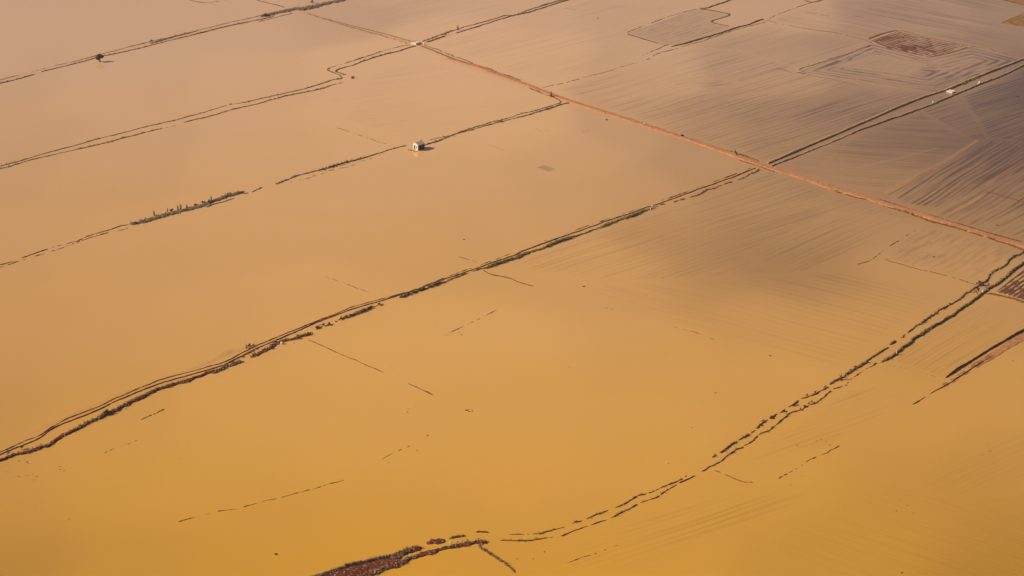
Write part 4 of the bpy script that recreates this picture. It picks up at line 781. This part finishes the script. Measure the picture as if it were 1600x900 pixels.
# shrubs and reeds
protos = []
for i_ in range(5):
    vs, fs = leafcloud(260, .62, .45, rs, .26, .6, 6); protos.append(npmesh('shrub', vs, fs)); protos[-1].materials.append(M_leaf)
rprotos = []
for i_ in range(3):
    vs, fs = [], []
    for _ in range(60):
        a_ = rs.random()*6.28; r_ = rs.random()*.35; h_ = 1.0+rs.random()*1.2; l_ = rs.random()*.5; la = rs.random()*6.28; w__ = .05; k0 = len(vs)
        bx_, by_ = r_*math.cos(a_), r_*math.sin(a_); ta = rs.random()*3.14
        vs += [(bx_-w__*math.cos(ta), by_-w__*math.sin(ta), -.1), (bx_+w__*math.cos(ta), by_+w__*math.sin(ta), -.1), (bx_+l_*math.cos(la), by_+l_*math.sin(la), h_)]; fs.append((k0, k0+1, k0+2))
    rprotos.append(npmesh('reed_clump', vs, fs)); rprotos[-1].materials.append(M_green if i_ < 2 else M_grass)
def shrub(px, py, s, label, group=None, sz=1., sx=1., z=.1):
    o = bpy.data.objects.new('shrub', rs.choice(protos)); COL.objects.link(o); p = P(px, py)
    o.location = (p[0], p[1], z); o.scale = (s*sx, s, s*sz); o.rotation_euler[2] = rs.random()*.5+angA if sx != 1 else rs.random()*6.28
    o['label'] = label; o['category'] = 'shrub'
    if group: o['group'] = group
def reed(px, py, s, label, k=0, group=None, z=.1):
    o = bpy.data.objects.new('reed_clump', rprotos[k]); COL.objects.link(o); p = P(px, py)
    o.location = (p[0], p[1], z); o.scale = (s*.8, s*.8, s); o.rotation_euler[2] = rs.random()*6.28
    o['label'] = label; o['category'] = 'reeds'
    if group: o['group'] = group
#PLANTS_BEGIN
reed(241, 338, 1.25, 'tall pale reed clump at the left end of the stony islet', z=.3)
reed(262, 332, .95, 'thin reed clump left of the black shrub on the stony islet', 1, z=.3)
shrub(269.5, 331.5, 1.0, 'low black shrub between two reed clumps on the stony islet', sx=1.7, z=.4)
reed(278, 329, 1.1, 'left one of the two tallest reed clumps on the stony islet', z=.3)
reed(282.5, 328, 1.3, 'right one of the two tallest reed clumps on the stony islet', 1, z=.3)
reed(292, 326, .9, 'short round green clump on the crest of the stony islet', 1, z=.3)
shrub(306, 322, .9, 'dark shrub on the right half of the stony islet', sx=1.5, z=.3)
shrub(318.5, 318.5, 1.0, 'dark upright shrub near the right end of the stony islet', z=.3)
shrub(326, 317, 1.0, 'rightmost dark shrub on the stony islet, under a forked stalk', sx=1.5, z=.3)
reed(330, 314, 1.15, 'forked dead stalks at the right end of the stony islet', 2, z=.3)
shrub(211, 350.5, .9, 'olive shrub at the left tip of the stony islet', sx=1.6, z=.1)
shrub(167.5, 647, 1.35, 'large black shrub on the red bank at the lower left', sx=2.0, z=.3)
shrub(12, 711, 1.15, 'dark shrub on the red bank closest to the left edge', z=.3)
shrub(33, 702.5, 1.15, 'second dark shrub on the red bank from the left edge', z=.3)
reed(385, 544, .9, 'bare twiggy bush left of the shoal behind the twin-line track', 2)
shrub(388, 541.5, .95, 'dark twiggy bush standing in water behind the twin-line track', sx=1.4, z=0)
shrub(395, 540, .7, 'smaller bush right of the twiggy one behind the twin-line track', z=0)
for q_ in [(480, 523), (414, 548), (424, 545), (466, 530)]:
    shrub(q_[0], q_[1], .75, 'dark low bush on the weedy end of the red bank', 'low bushes on the end of the red bank', sx=1.4, z=.1)
for q_ in [(497, 513), (504, 509.5), (514, 508), (532, 499.5), (540, 496.5), (548, 494), (569, 486.5), (575, 484), (581, 481.5), (594, 477)]:
    shrub(q_[0], q_[1], .95, 'dark bush in the broken row below the twin-line track', 'bushes in the broken row below the twin-line track', sx=1.3, z=.05)
for q_ in [(628, 464.5), (637, 461.5), (646, 458), (655, 454.5), (663, 452), (671, 449), (680, 446.5)]:
    shrub(q_[0], q_[1], .9, 'dark bush on the weedy bank right of the broken row', 'bushes on the weedy bank beside the twin-line track', sx=1.4, z=.2)
shrub(156, 0, .1, 'x') if False else None
shrub(413.5, 25.5, 1.3, 'dark olive bush at the left end of the rubble bank', z=.3)
shrub(487.5, 6, 1.2, 'dark bush in the middle of the rubble bank at the top', z=.6)
reed(488, 5, 1.2, 'upright stalks on the rubble bank at the top', 2, z=.6)
reed(715.5, 47, 1.5, 'lone upright weed on the ridge right of the pale culvert', 1)
reed(696, 55, 1.1, 'shorter upright weed on the ridge just right of the pale culvert', 2)
shrub(237, 65.5, 1.0, 'pale weedy tuft on the ridge right of the lone tree', sx=1.6, z=0)
shrub(289, 53, .7, 'small dark tuft on the ridge pair at the top left', z=0)
reed(861, 151, 1.3, 'upright olive weed beside the road above the hut ridges', 0)
shrub(861, 151.5, 1.0, 'round olive bush beside the road above the hut ridges', z=.1)
shrub(855, 171.5, .8, 'dark tuft on the ridge near the salmon road', sx=1.5)
shrub(781, 191, .8, 'dark tuft on the ridge halfway between road and hut')
shrub(708, 212.5, .7, 'small dark tuft on the ridge near the hut')
shrub(551, 121.5, .9, 'dark bush at the point of the zigzag', z=.1)
for q_, k in zip([(505, 265), (515, 262), (521, 260), (528, 258), (534, 256), (541, 254), (510, 263.5), (538, 254.5)], [2, 0, 2, 2, 0, 2, 2, 1]):
    reed(q_[0], q_[1], .62, 'dead upright stalk clump on the ridge left of the hut', k, 'dead stalk clumps on the ridge left of the hut')
for q_ in [(506, 265.5), (517, 262), (529, 258), (541, 254.5), (523, 260), (535, 256.5)]:
    shrub(q_[0], q_[1], .8, 'black low bush under the dead stalks left of the hut', 'black low bushes on the ridge left of the hut', sx=1.5, z=.1)
reed(1313.5, 593, 1.25, 'yellow green reed clump on the chain of islets of the curving canal', 0)
shrub(1311, 594.5, .7, 'dark shrub at the foot of the yellow green reed clump')
shrub(1531, 446, 1.5, 'largest black bush in the tangled crossing', sx=1.4, z=.5)
shrub(1537, 449.5, 1.2, 'second dark bush right of the largest in the tangled crossing', sx=1.3, z=.5)
shrub(1528, 456, 1.1, 'green dark bush low in the tangled crossing', z=.5)
shrub(1545, 447.5, 1.0, 'olive bush at the right of the tangled crossing', z=.5)
shrub(1523.5, 460, .9, 'lowest dark bush of the tangled crossing', z=.5)
for q_ in [(1205, 653), (1192, 659.5), (1188, 665), (1207, 654), (1224, 643.5), (1240, 634.5), (1262, 619), (1275, 614), (1290, 606), (1226, 643), (1243, 633.5), (1323, 584.5), (1330, 579.5), (1337, 574.5)]:
    shrub(q_[0], q_[1], .62, 'small dark bush on an islet of the chain along the curving canal', 'small bushes along the curving canal', sx=1.6, z=.1)
for q_ in [(1265, 632), (1258, 636), (1250, 641), (1268, 629.5), (1473, 483.5), (1455, 494), (1443, 504), (1450, 498), (1485, 476)]:
    shrub(q_[0], q_[1], .62, 'small dark tuft on the dotted bank of the right canal', 'small tufts on the dotted banks of the right canal', sx=1.4, z=.1)
for q_ in [(586, 877), (592, 875), (598, 873.5), (604, 872), (610, 870.5), (615, 869), (558, 884.5)]:
    shrub(q_[0], q_[1], .5, 'small black bush in the yellow grass above the broad red bank', 'small black bushes above the broad red bank', z=.4)
for q_ in [(645, 857), (636, 861), (723, 848), (716, 850), (731, 847), (748, 845)]:
    shrub(q_[0], q_[1], .45, 'small dark tuft on the stony red banks at the bottom', 'small dark tufts on the stony red banks', z=.4)
#PLANTS_END

# ------------------------------------------------------------------ haze
bm = bmesh.new(); bm_box(bm, 0, 0, 148.5, 28400, 28400, 305); hz = bm_mesh('haze', bm)
mh = bpy.data.materials.new('haze'); mh.use_nodes = True; nh = mh.node_tree; nh.nodes.clear()
oh = nh.nodes.new('ShaderNodeOutputMaterial'); vh = nh.nodes.new('ShaderNodeVolumePrincipled'); nh.links.new(vh.outputs[0], oh.inputs['Volume'])
vh.inputs['Color'].default_value = (.9, .86, 1, 1); vh.inputs['Density'].default_value = 5.5e-5; vh.inputs['Anisotropy'].default_value = .3
link('haze', hz, mh, 'thin warm haze over the plain', 'haze', 'stuff')
